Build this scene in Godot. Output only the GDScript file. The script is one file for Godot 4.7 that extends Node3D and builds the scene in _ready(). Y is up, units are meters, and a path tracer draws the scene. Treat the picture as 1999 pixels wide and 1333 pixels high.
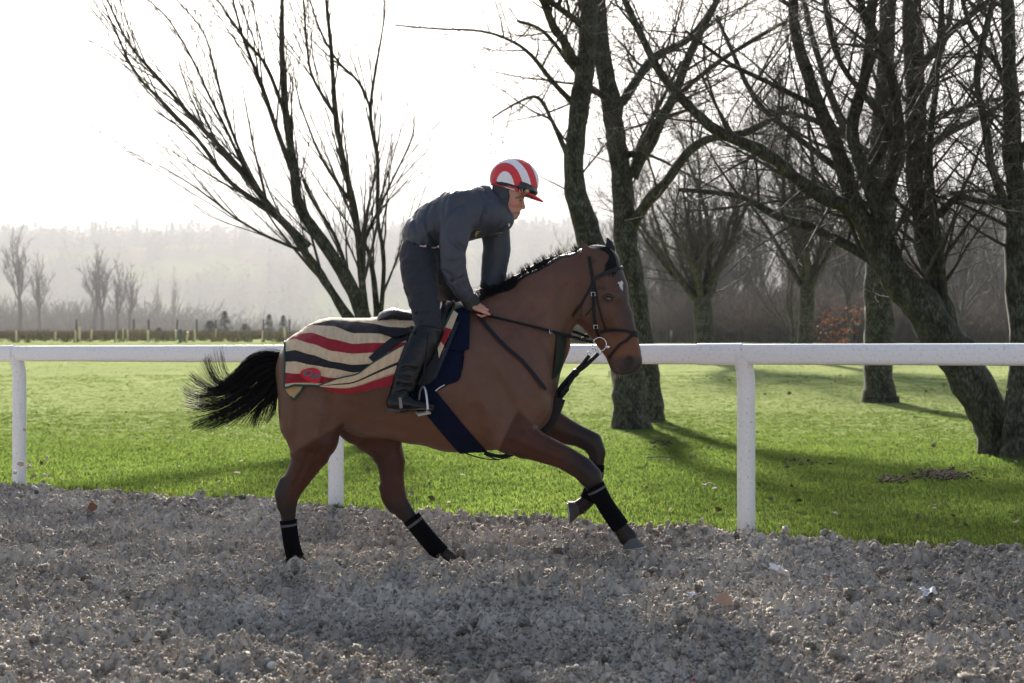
extends Node3D
# A bay racehorse and its rider canter along an all-weather gallop beside a white running rail; bare trees and a hazy hill behind.
# x runs to the right along the track, y up, z towards the viewer; the horse stands on z = 0.

const EYE := Vector3(0.0, 1.28, 9.275)
const FOCAL := 3000.0

# ---------- small helpers ----------

# a survey point of the photograph (1999 x 1333) taken at depth z, in metres
func P(px: float, py: float, z := 0.0) -> Vector3:
	var k := (EYE.z - z) / FOCAL
	return Vector3((px - 999.5) * k, EYE.y - (py - 686.0) * k, z)

func K(z := 0.0) -> float:
	return (EYE.z - z) / FOCAL

func lin(r: float, g: float, b: float) -> Color:
	return Color(r, g, b).linear_to_srgb()

func mat(c: Color, rough := 0.8, metal := 0.0) -> StandardMaterial3D:
	var m := StandardMaterial3D.new()
	m.albedo_color = c
	m.roughness = rough
	m.metallic = metal
	return m

func vmat(rough := 0.8) -> StandardMaterial3D:
	var m := mat(Color.WHITE, rough)
	m.vertex_color_use_as_albedo = true
	return m

func noise(freq: float, sd: int, oct := 3, kind := FastNoiseLite.TYPE_SIMPLEX_SMOOTH) -> FastNoiseLite:
	var n := FastNoiseLite.new()
	n.noise_type = kind
	n.frequency = freq
	n.seed = sd
	n.fractal_octaves = oct
	return n

func ramp(stops: Array) -> Gradient:
	var g := Gradient.new()
	var o := PackedFloat32Array()
	var c := PackedColorArray()
	for s in stops:
		o.append(s[0])
		c.append(s[1])
	g.offsets = o
	g.colors = c
	return g

func ntex(n: FastNoiseLite, g: Gradient = null, size := 512, as_normal := 0.0) -> NoiseTexture2D:
	var t := NoiseTexture2D.new()
	t.width = size
	t.height = size
	t.seamless = true
	t.noise = n
	if g:
		t.color_ramp = g
	if as_normal > 0.0:
		t.as_normal_map = true
		t.bump_strength = as_normal
	return t

func triplanar(m: StandardMaterial3D, scale: float, world := true) -> StandardMaterial3D:
	m.uv1_triplanar = true
	m.uv1_world_triplanar = world
	m.uv1_scale = Vector3.ONE * scale
	return m

func relief(m: StandardMaterial3D, n: FastNoiseLite, cm: float, size := 512) -> StandardMaterial3D:
	m.heightmap_enabled = true
	m.heightmap_texture = ntex(n, null, size)
	m.heightmap_scale = cm
	return m

# collects triangles; every shape of the scene is put together in one of these
class Shape:
	var v := PackedVector3Array()
	var n := PackedVector3Array()
	var c := PackedColorArray()
	var uv := PackedVector2Array()
	var ix := PackedInt32Array()
	var tint := Color.WHITE

	func vert(p: Vector3, nn := Vector3.UP, u := Vector2.ZERO) -> int:
		v.append(p)
		n.append(nn)
		c.append(tint)
		uv.append(u)
		return v.size() - 1

	func tri(a: int, b: int, d: int) -> void:
		ix.append(a)
		ix.append(b)
		ix.append(d)

	func tube(pts: Array, rad: Array, sides := 6, cap := true, flat := 1.0, wide := Vector3.ZERO) -> void:
		var cnt := pts.size()
		var up := Vector3.ZERO
		var first := v.size()
		var along := 0.0
		for i in cnt:
			var p: Vector3 = pts[i]
			var d: Vector3 = (pts[mini(i + 1, cnt - 1)] as Vector3) - (pts[maxi(i - 1, 0)] as Vector3)
			d = d.normalized() if d.length() > 1e-9 else Vector3.UP
			if wide != Vector3.ZERO:
				up = wide - d * wide.dot(d)
			elif up == Vector3.ZERO:
				up = d.cross(Vector3.FORWARD if absf(d.z) < 0.8 else Vector3.RIGHT)
			else:
				up = up - d * up.dot(d)
			up = up.normalized()
			var side := d.cross(up)
			if i > 0:
				along += p.distance_to(pts[i - 1])
			for s in sides:
				var a := TAU * s / sides
				var o := up * cos(a) + side * (sin(a) * flat)
				var nn := (up * cos(a) * flat + side * sin(a)).normalized() if flat != 1.0 else o
				vert(p + o * float(rad[i]), nn, Vector2(float(s) / sides, along))
		for i in cnt - 1:
			for s in sides:
				var a := first + i * sides + s
				var b := first + i * sides + (s + 1) % sides
				tri(a, a + sides, b)
				tri(b, a + sides, b + sides)
		if cap:
			for e in 2:
				var at := first if e == 0 else first + (cnt - 1) * sides
				var d2: Vector3 = ((pts[0] as Vector3) - (pts[1] as Vector3) if e == 0 else (pts[cnt - 1] as Vector3) - (pts[cnt - 2] as Vector3)).normalized()
				var m := vert(pts[0] if e == 0 else pts[cnt - 1], d2)
				for s in sides:
					if e == 0:
						tri(m, at + s, at + (s + 1) % sides)
					else:
						tri(m, at + (s + 1) % sides, at + s)

	# a sheet of points, rows of equal length
	func sheet(rows: Array, uvs: Array = [], flip := false) -> void:
		var first := v.size()
		var w: int = rows[0].size()
		for r in rows.size():
			for s in w:
				var p: Vector3 = rows[r][s]
				var du: Vector3 = rows[r][mini(s + 1, w - 1)] - rows[r][maxi(s - 1, 0)]
				var dv: Vector3 = rows[mini(r + 1, rows.size() - 1)][s] - rows[maxi(r - 1, 0)][s]
				var nn := dv.cross(du).normalized()
				vert(p, -nn if flip else nn, uvs[r][s] if uvs else Vector2(float(s) / (w - 1), float(r) / (rows.size() - 1)))
		for r in rows.size() - 1:
			for s in w - 1:
				var a := first + r * w + s
				if flip:
					tri(a, a + w, a + 1)
					tri(a + 1, a + w, a + w + 1)
				else:
					tri(a, a + 1, a + w)
					tri(a + 1, a + w + 1, a + w)

	# a sheet with thickness t along its normals (both faces and a rim)
	func slab(rows: Array, t: float, uvs: Array = []) -> void:
		var back := []
		var hgt := rows.size()
		var w: int = rows[0].size()
		for r in hgt:
			var line := []
			for s in w:
				var du: Vector3 = rows[r][mini(s + 1, w - 1)] - rows[r][maxi(s - 1, 0)]
				var dv: Vector3 = rows[mini(r + 1, hgt - 1)][s] - rows[maxi(r - 1, 0)][s]
				line.append((rows[r][s] as Vector3) - dv.cross(du).normalized() * t)
			back.append(line)
		sheet(rows, uvs)
		sheet(back, uvs, true)
		var rim := []
		for s in w: rim.append([rows[0][s], back[0][s]])
		for r in range(1, hgt): rim.append([rows[r][w - 1], back[r][w - 1]])
		for s in range(w - 2, -1, -1): rim.append([rows[hgt - 1][s], back[hgt - 1][s]])
		for r in range(hgt - 2, -1, -1): rim.append([rows[r][0], back[r][0]])
		sheet(rim)

	func ball(at: Vector3, size: Vector3, rings := 8, sides := 12, turn := Basis.IDENTITY) -> void:
		var first := v.size()
		for r in rings + 1:
			var th := PI * r / rings
			for s in sides:
				var ph := TAU * s / sides
				var d := Vector3(sin(th) * cos(ph), cos(th), sin(th) * sin(ph))
				vert(at + turn * (d * size), (turn * (d / size)).normalized(), Vector2(float(s) / sides, float(r) / rings))
		for r in rings:
			for s in sides:
				var a := first + r * sides + s
				var b := first + r * sides + (s + 1) % sides
				tri(a, a + sides, b)
				tri(b, a + sides, b + sides)

	func box(at: Vector3, size: Vector3, turn := Basis.IDENTITY) -> void:
		for ax in 3:
			for sg in [-1.0, 1.0]:
				var d := Vector3.ZERO
				d[ax] = sg
				var e := Vector3.ZERO
				e[(ax + 1) % 3] = 1.0
				var g := d.cross(e)
				var f := v.size()
				for q in [[-1, -1], [1, -1], [1, 1], [-1, 1]]:
					vert(at + turn * ((d + e * q[0] + g * q[1]) * size * 0.5), turn * d)
				tri(f, f + 2, f + 1)
				tri(f, f + 3, f + 2)

	func mesh() -> ArrayMesh:
		var a := []
		a.resize(Mesh.ARRAY_MAX)
		a[Mesh.ARRAY_VERTEX] = v
		a[Mesh.ARRAY_NORMAL] = n
		a[Mesh.ARRAY_COLOR] = c
		a[Mesh.ARRAY_TEX_UV] = uv
		a[Mesh.ARRAY_INDEX] = ix
		var m := ArrayMesh.new()
		m.add_surface_from_arrays(Mesh.PRIMITIVE_TRIANGLES, a)
		return m

func numbered(called: String) -> String:
	if not has_node(NodePath(called)):
		return called
	var i := 1
	while has_node(NodePath("%s_%03d" % [called, i])):
		i += 1
	return "%s_%03d" % [called, i]

func part(parent: Node3D, called: String, s, m: Material, kind := "") -> MeshInstance3D:
	var o := MeshInstance3D.new()
	var nm := called
	var i := 1
	while parent.has_node(NodePath(nm)):
		nm = "%s_%03d" % [called, i]
		i += 1
	o.name = nm
	o.mesh = s.mesh() if s is Shape else s
	o.material_override = m
	parent.add_child(o, true)
	if kind:
		o.set_meta("kind", kind)
	return o

func tag(o: Node3D, label: String, category: String, group := "", kind := "") -> Node3D:
	if label: o.set_meta("label", label)
	if category: o.set_meta("category", category)
	if group: o.set_meta("group", group)
	if kind: o.set_meta("kind", kind)
	return o

func thing(called: String, label: String, category: String, at := Vector3.ZERO, group := "") -> Node3D:
	var o := Node3D.new()
	o.name = numbered(called)
	add_child(o, true)
	o.position = at
	tag(o, label, category, group)
	return o

func single(called: String, label: String, category: String, s, m: Material, at := Vector3.ZERO, group := "") -> MeshInstance3D:
	var o := part(self, called, s, m)
	o.position = at
	tag(o, label, category, group)
	return o

func scatter(parent: Node3D, called: String, mesh: Mesh, m: Material, where: Array, cols: PackedColorArray = PackedColorArray()) -> MultiMeshInstance3D:
	var mm := MultiMesh.new()
	mm.transform_format = MultiMesh.TRANSFORM_3D
	mm.use_colors = cols.size() > 0
	mm.mesh = mesh
	mm.instance_count = where.size()
	for i in where.size():
		mm.set_instance_transform(i, where[i])
		if cols.size():
			mm.set_instance_color(i, cols[i])
	var o := MultiMeshInstance3D.new()
	o.name = called
	o.multimesh = mm
	o.material_override = m
	parent.add_child(o, true)
	o.set_meta("kind", "stuff")
	return o

# ---------- bodies: a field of tapered bones meshed as surface nets ----------

class Bone:
	var a: Vector3
	var ab: Vector3
	var il: float
	var ra: float
	var dr: float
	var wa: float
	var dw: float
	func _init(p: Vector3, q: Vector3, r0: float, r1: float, w0: float, w1: float) -> void:
		a = p
		ab = q - p
		il = 1.0 / maxf(ab.length_squared(), 1e-9)
		ra = r0
		dr = r1 - r0
		wa = w0
		dw = w1 - w0
	func ev(p: Vector3) -> float:
		var q := p - a
		var t := clampf(q.dot(ab) * il, 0.0, 1.0)
		q -= ab * t
		var r := ra + dr * t
		var w := wa + dw * t
		return (sqrt((q.x * q.x + q.y * q.y) / (r * r) + q.z * q.z / (w * w)) - 1.0) * minf(r, w)

class Field:
	var o: Vector3
	var h: float
	var nx: int
	var ny: int
	var nz: int
	var d := PackedFloat32Array()

	func _init(lo: Vector3, hi: Vector3, cell: float) -> void:
		o = lo
		h = cell
		nx = (int((hi.x - lo.x) / cell) / 4 + 1) * 4
		ny = (int((hi.y - lo.y) / cell) / 4 + 1) * 4
		nz = (int((hi.z - lo.z) / cell) / 4 + 1) * 4
		d.resize(nx * ny * nz)
		d.fill(1.0)

	# joins a chain of bones to the field (k metres of blending), or carves it away
	func chain(bones: Array, k := 0.02, carve := false) -> void:
		var lo := Vector3.INF
		var hi := -Vector3.INF
		var pad := k + 3.0 * h
		for b: Bone in bones:
			for e in 2:
				var p := b.a + b.ab * e
				var r := b.ra + b.dr * e
				var w := b.wa + b.dw * e
				var ext := Vector3(r, r, w) + Vector3.ONE * pad
				lo = lo.min(p - ext)
				hi = hi.max(p + ext)
		var l := ((lo - o) / h / 4.0).floor()
		var u := ((hi - o) / h / 4.0).ceil()
		var x0 := maxi(int(l.x), 0); var x1 := mini(int(u.x), nx / 4)
		var y0 := maxi(int(l.y), 0); var y1 := mini(int(u.y), ny / 4)
		var z0 := maxi(int(l.z), 0); var z1 := mini(int(u.z), nz / 4)
		var rb := h * 3.0
		var reach := rb + k * 0.5 + 2.6 * h
		for bz in range(z0, z1):
			for by in range(y0, y1):
				for bx in range(x0, x1):
					var mid := o + Vector3(bx * 4 + 1.5, by * 4 + 1.5, bz * 4 + 1.5) * h
					var act := []
					var best := 9.0
					for b: Bone in bones:
						var f := b.ev(mid)
						best = minf(best, f)
						if f < reach:
							act.append(b)
					if act.is_empty():
						continue
					var deep := best < -reach and not carve
					if not carve and d[((bz * 4 + 1) * ny + by * 4 + 1) * nx + bx * 4 + 1] < best - k - 2.2 * rb:
						continue
					for cz in 4:
						for cy in 4:
							var i := ((bz * 4 + cz) * ny + by * 4 + cy) * nx + bx * 4
							for cx in 4:
								var f := best
								if not deep:
									var p := o + Vector3(bx * 4 + cx, by * 4 + cy, bz * 4 + cz) * h
									f = 9.0
									for b: Bone in act:
										f = minf(f, b.ev(p))
								var g := d[i]
								if carve:
									f = -f
									var hh := maxf(k - absf(f - g), 0.0) / k
									d[i] = maxf(f, g) + hh * hh * k * 0.25
								else:
									var hh := maxf(k - absf(f - g), 0.0) / k
									d[i] = minf(f, g) - hh * hh * k * 0.25
								i += 1

	func at(p: Vector3) -> float:
		var q := (p - o) / h
		var x := int(q.x); var y := int(q.y); var z := int(q.z)
		if q.x < 0.0 or q.y < 0.0 or q.z < 0.0 or x >= nx - 1 or y >= ny - 1 or z >= nz - 1:
			return 1.0
		var fx := q.x - x; var fy := q.y - y; var fz := q.z - z
		var i := (z * ny + y) * nx + x
		var j := i + nx * ny
		var a := lerpf(lerpf(d[i], d[i + 1], fx), lerpf(d[i + nx], d[i + nx + 1], fx), fy)
		var b := lerpf(lerpf(d[j], d[j + 1], fx), lerpf(d[j + nx], d[j + nx + 1], fx), fy)
		return lerpf(a, b, fz)

	func grad(p: Vector3) -> Vector3:
		var e := h * 0.9
		return Vector3(at(p + Vector3(e, 0, 0)) - at(p - Vector3(e, 0, 0)), at(p + Vector3(0, e, 0)) - at(p - Vector3(0, e, 0)), at(p + Vector3(0, 0, e)) - at(p - Vector3(0, 0, e))).normalized()

	# outermost z at which the field, grown by off, is met when coming from the viewer's side (or -1 when it is missed)
	func front(x: float, y: float, off := 0.0, top := 0.62, bottom := -0.5) -> float:
		var z := top
		var prev := 1.0
		var step := 0.02
		while z > bottom:
			var f := at(Vector3(x, y, z)) - off
			if f < 0.0:
				if step > 0.0065:
					z += step
					step = 0.005
				else:
					return z + step * (1.0 - prev / maxf(prev - f, 1e-6)) if prev < 0.9 else z
			else:
				prev = f
				step = clampf(f * 0.6, 0.005, 0.02) if step > 0.0065 or f > 0.02 else 0.005
			z -= step
		return -1.0

	func mesh(s: Shape, paint, keep = null) -> void:
		var ids := PackedInt32Array()
		ids.resize(d.size())
		ids.fill(-1)
		var sy := nx
		var sz := nx * ny
		var off := PackedInt32Array([0, 1, sy, sy + 1, sz, sz + 1, sz + sy, sz + sy + 1])
		var ends := PackedInt32Array([0, 1, 2, 3, 4, 5, 6, 7, 0, 2, 1, 3, 4, 6, 5, 7, 0, 4, 1, 5, 2, 6, 3, 7])
		var corner := [Vector3(0, 0, 0), Vector3(1, 0, 0), Vector3(0, 1, 0), Vector3(1, 1, 0), Vector3(0, 0, 1), Vector3(1, 0, 1), Vector3(0, 1, 1), Vector3(1, 1, 1)]
		var lim := h * 2.6
		var cells := PackedInt32Array()
		for z in nz - 1:
			for y in ny - 1:
				var i := (z * ny + y) * nx
				for x in nx - 1:
					var f := d[i]
					if f < lim and f > -lim:
						var neg := 0
						for q in 8:
							if d[i + off[q]] < 0.0:
								neg += 1
						if neg > 0 and neg < 8:
							var sum := Vector3.ZERO
							var cnt := 0
							for e in 12:
								var a := ends[e * 2]
								var b := ends[e * 2 + 1]
								var fa := d[i + off[a]]
								var fb := d[i + off[b]]
								if (fa < 0.0) != (fb < 0.0):
									var ca: Vector3 = corner[a]
									sum += ca + (corner[b] - ca) * (fa / (fa - fb))
									cnt += 1
							var p := o + (Vector3(x, y, z) + sum / cnt) * h
							if keep == null or keep.call(p):
								ids[i] = s.v.size()
								var nn := grad(p)
								s.tint = paint.call(p, nn)
								s.vert(p, nn, Vector2(p.x, p.y))
								cells.append(i)
					i += 1
		s.tint = Color.WHITE
		for i in cells:
			var f := d[i]
			for ax in 3:
				var da := 1 if ax == 0 else sy if ax == 1 else sz
				var db := sy if ax == 0 else sz if ax == 1 else 1
				var dc := sz if ax == 0 else 1 if ax == 1 else sy
				var g := d[i + da]
				if (f < 0.0) == (g < 0.0) or i - db - dc < 0:
					continue
				var p := ids[i]
				var q := ids[i - db]
				var r := ids[i - db - dc]
				var t := ids[i - dc]
				if p < 0 or q < 0 or r < 0 or t < 0:
					continue
				if f < 0.0:
					s.tri(p, r, q)
					s.tri(p, t, r)
				else:
					s.tri(p, q, r)
					s.tri(p, r, t)

# a chain of bones from survey stations [px, py, z, radius in px, half width in metres]
func bones(st: Array, shrink := 0.0) -> Array:
	var out := []
	for i in st.size() - 1:
		var a: Array = st[i]
		var b: Array = st[i + 1]
		out.append(Bone.new(P(a[0], a[1], a[2]), P(b[0], b[1], b[2]), a[3] * K(a[2]) - shrink, b[3] * K(b[2]) - shrink, a[4] - shrink, b[4] - shrink))
	return out

# smooth curve through survey points [px, py, z]
func curve(st: Array, steps := 6) -> Array:
	var pts := []
	for s in st:
		pts.append(P(s[0], s[1], s[2] if s.size() > 2 else 0.0))
	return smooth(pts, steps)

func smooth(pts: Array, steps := 6) -> Array:
	var out := []
	for i in pts.size() - 1:
		var a: Vector3 = pts[maxi(i - 1, 0)]
		var b: Vector3 = pts[i]
		var c: Vector3 = pts[i + 1]
		var e: Vector3 = pts[mini(i + 2, pts.size() - 1)]
		for t in steps:
			out.append(b.cubic_interpolate(c, a, e, float(t) / steps))
	out.append(pts[-1])
	return out

func taper(cnt: int, a: float, b: float) -> Array:
	var out := []
	for i in cnt:
		out.append(lerpf(a, b, float(i) / maxf(cnt - 1, 1)))
	return out

func table(x: float, xs: Array, ys: Array) -> float:
	if x <= xs[0]: return ys[0]
	for i in xs.size() - 1:
		if x <= xs[i + 1]:
			return lerpf(ys[i], ys[i + 1], smoothstep(0.0, 1.0, (x - xs[i]) / (xs[i + 1] - xs[i])) * 0.5 + 0.5 * (x - xs[i]) / (xs[i + 1] - xs[i]))
	return ys[-1]

# ---------- the place ----------

# along the rail (x, z) and across it towards the viewer
const ALONG := Vector2(0.858, 0.514)
const ACROSS := Vector2(-0.514, 0.858)

var rng := RandomNumberGenerator.new()
var n_lump := noise(1.1, 11, 2)
var n_clod := noise(4.6, 12, 2)
var n_clod2 := noise(11.0, 13, 2)
var n_grit := noise(34.0, 14, 2)
var n_edge := noise(1.6, 15, 3)
var n_field := noise(0.09, 16, 3)
var n_hill := noise(0.012, 17, 4)

func across(x: float, z: float) -> float:
	return x * ACROSS.x + z * ACROSS.y

func ground_y(x: float, z: float) -> float:
	var d := EYE.z - z
	var s := maxf(d - 24.0, 0.0)
	var near := 0.045 * s * s / (s + 10.0)
	if d > 76.0:
		near = minf(near, 1.93 + 0.02 * minf(d - 76.0, 30.0))
	near += 0.02 * n_field.get_noise_2d(x * 6.0, z * 6.0) * smoothstep(12.0, 26.0, d)
	if d < 104.0:
		return near
	var fall := lerpf(near, -9.0, smoothstep(104.0, 210.0, d))
	if d < 300.0:
		return fall
	var crest := 45.0 + 5.0 * n_hill.get_noise_2d(x * 0.9, 40.0) + 0.006 * x
	return lerpf(fall, crest, smoothstep(300.0, 640.0, d)) - maxf(d - 640.0, 0.0) * 0.03

# where the hind hooves have dug in (x, z, depth)
const DENTS := [Vector3(-1.25, 0.14, 0.02), Vector3(-0.33, -0.10, 0.075), Vector3(-0.52, 0.25, 0.05), Vector3(0.9, 0.7, 0.05), Vector3(-2.1, 0.5, 0.05), Vector3(1.9, 1.2, 0.05)]

# how far the edge of the turf strays from a straight line
func edge_wave(x: float, z: float) -> float:
	return 0.17 * n_edge.get_noise_2d(x, z) + 0.10 * n_clod.get_noise_2d(x, z)

var pits := {}

func dig_pits() -> void:
	var rg := RandomNumberGenerator.new()
	rg.seed = 47
	for i in 420:
		var q := Vector3(rg.randf_range(-5.2, 4.6), rg.randf_range(-4.6, 3.8), rg.randf_range(0.02, 0.05))
		var c := Vector2i(int(floor(q.x / 0.3)), int(floor(q.y / 0.3)))
		for dx in [-1, 0, 1]:
			for dz in [-1, 0, 1]:
				var k := c + Vector2i(dx, dz)
				if not pits.has(k): pits[k] = []
				pits[k].append(q)

func sand_y(x: float, z: float) -> float:
	var v := across(x, z)
	var e := v + 2.02 + edge_wave(x, z)
	var h := 0.06 * n_lump.get_noise_2d(x, z * 1.3) + 0.105 * (absf(n_clod.get_noise_2d(x, z)) - 0.25)
	h += 0.062 * (absf(n_clod2.get_noise_2d(x, z)) - 0.25) + 0.010 * n_grit.get_noise_2d(x, z)
	h += 0.05 * exp(-pow((v + 1.25 + 0.3 * n_edge.get_noise_2d(x * 0.7, z + 9.0)) / 0.28, 2.0)) * smoothstep(-0.1, 0.35, n_lump.get_noise_2d(x + 31.0, z))
	for q in DENTS:
		h -= q.z * exp(-((x - q.x) * (x - q.x) + (z - q.y) * (z - q.y)) / 0.018)
	# older hoof pits with a lip of thrown-up sand in front
	var cell := Vector2i(int(floor(x / 0.3)), int(floor(z / 0.3)))
	if pits.is_empty(): dig_pits()
	if pits.has(cell):
		for q in pits[cell]:
			var dx: float = x - q.x
			var dz: float = z - q.y
			var r2 := dx * dx + dz * dz
			if r2 < 0.05:
				h += q.z * (-exp(-r2 / 0.0045) + 0.75 * exp(-pow((sqrt(r2) - 0.095) / 0.04, 2.0)))
	return h * smoothstep(-0.05, 0.3, e) - 0.09 * smoothstep(0.05, -0.2, e) + 0.012

# where the line of sight through a survey point meets the ground
func ground_at(px: float, py: float) -> Vector3:
	var d := 8.0
	while d < 400.0:
		var p := P(px, py, EYE.z - d)
		if p.y <= ground_y(p.x, p.z):
			return Vector3(p.x, ground_y(p.x, p.z), p.z)
		d += 0.05
	return P(px, py, EYE.z - 100.0)

func set_the_view() -> void:
	var cam := Camera3D.new()
	cam.name = "camera"
	cam.position = EYE
	cam.rotation_degrees = Vector3(0.372, 0, 0)
	cam.near = 0.1
	cam.far = 2000.0
	var at := CameraAttributesPhysical.new()
	at.frustum_focal_length = 54.0
	at.exposure_aperture = 4.0
	at.frustum_focus_distance = 9.15
	at.frustum_near = 0.1
	at.frustum_far = 2000.0
	cam.fov = 25.06
	cam.attributes = at
	add_child(cam)
	cam.current = true

	var sky := ProceduralSkyMaterial.new()
	sky.sky_top_color = lin(0.080, 0.106, 0.152)
	sky.sky_horizon_color = lin(0.30, 0.305, 0.318)
	sky.sky_curve = 0.16
	sky.sky_energy_multiplier = 1.0
	sky.ground_horizon_color = lin(0.25, 0.25, 0.25)
	sky.ground_bottom_color = lin(0.2, 0.2, 0.2)
	sky.sun_angle_max = 75.0
	sky.sun_curve = 0.32
	var env := Environment.new()
	env.background_mode = Environment.BG_SKY
	env.sky = Sky.new()
	env.sky.sky_material = sky
	env.background_energy_multiplier = 1.0
	env.tonemap_mode = Environment.TONE_MAPPER_LINEAR
	env.tonemap_exposure = EXPOSURE
	env.sdfgi_enabled = true
	env.ssao_enabled = true
	env.ssil_enabled = true
	env.volumetric_fog_enabled = true
	env.volumetric_fog_density = 0.0
	var w := WorldEnvironment.new()
	w.name = "world_environment"
	w.environment = env
	add_child(w)

	# thin haze over the lawn's far side, thicker mist in the valley beyond
	for q in [[40.0, 660.0, 80.0, HAZE], [106.0, 600.0, 78.0, FOG]]:
		var mist := FogVolume.new()
		mist.name = "haze" if q[0] < 50.0 else "valley_mist"
		mist.size = Vector3(1500.0, q[2], q[1])
		mist.position = Vector3(0.0, 20.0, EYE.z - q[0] - q[1] * 0.5)
		var fm := FogMaterial.new()
		fm.density = q[3]
		fm.albedo = lin(0.60, 0.605, 0.61)
		mist.material = fm
		add_child(mist)
		mist.set_meta("kind", "stuff")

	var sun := DirectionalLight3D.new()
	sun.name = "sun"
	var el := deg_to_rad(26.0)
	var az := deg_to_rad(6.5)
	var to_sun := Vector3(-sin(az) * cos(el), sin(el), -cos(az) * cos(el))
	add_child(sun)
	sun.look_at_from_position(to_sun * 50.0, Vector3.ZERO, Vector3.UP)
	sun.light_color = Color(1.0, 0.965, 0.92)
	sun.light_energy = 1.6
	sun.light_angular_distance = 3.2
	sun.shadow_enabled = true

const EXPOSURE := 4.0
const FOG := 0.0013
const HAZE := 0.0016

func build_ground() -> void:
	var s := Shape.new()
	var ds := []
	var d := 3.0
	while d < 40.0:
		ds.append(d)
		d += 0.35
	while d < 900.0:
		ds.append(d)
		d *= 1.035
	var cols := 190
	var rows := []
	var tints := []
	var patch := noise(0.05, 21, 3)
	for r in ds:
		var line := []
		for c in cols:
			var t := (float(c) / (cols - 1) - 0.5) * 2.0
			var x: float = t * (r * 0.85 + 25.0 + 160.0 * smoothstep(60.0, 400.0, r))
			var z: float = EYE.z - r
			var y := ground_y(x, z)
			if r < 20.0:
				y -= 0.16 * smoothstep(-1.95, -1.6, across(x, z)) + 0.01
			line.append(Vector3(x, y, z))
			var q := patch.get_noise_2d(x, z)
			var g := Color(0.062, 0.088, 0.020).lerp(Color(0.10, 0.12, 0.035), clampf(0.5 + q, 0.0, 1.0)).lerp(Color(0.24, 0.275, 0.12) * (1.0 + 0.2 * q), smoothstep(13.0, 30.0, r))
			var scrub := smoothstep(78.0, 84.0, r + 4.0 * q + (8.0 if x < -20.0 else 0.0))
			g = g.lerp(Color(0.11, 0.095, 0.05).lerp(Color(0.09, 0.11, 0.035), clampf(0.4 + q, 0.0, 1.0)), scrub)
			if r > 200.0:
				var f := n_hill.get_noise_2d(x * 1.4, z * 1.4)
				g = Color(0.10, 0.085, 0.05)
				if f > 0.12 and r > 420.0: g = Color(0.16, 0.20, 0.06)
			tints.append(g)
		rows.append(line)
	s.sheet(rows, [], true)
	# rows run away from the viewer, so the sheet is turned to face up
	for i in s.v.size():
		s.c[i] = tints[i]
		s.n[i] = s.n[i] if s.n[i].y > 0 else -s.n[i]
	var m := vmat(0.95)
	m.specular_mode = BaseMaterial3D.SPECULAR_DISABLED
	relief(triplanar(m, 0.9), noise(0.03, 22, 4), 2.0)
	tag(part(self, "ground", s, m), "", "", "", "structure")

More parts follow.
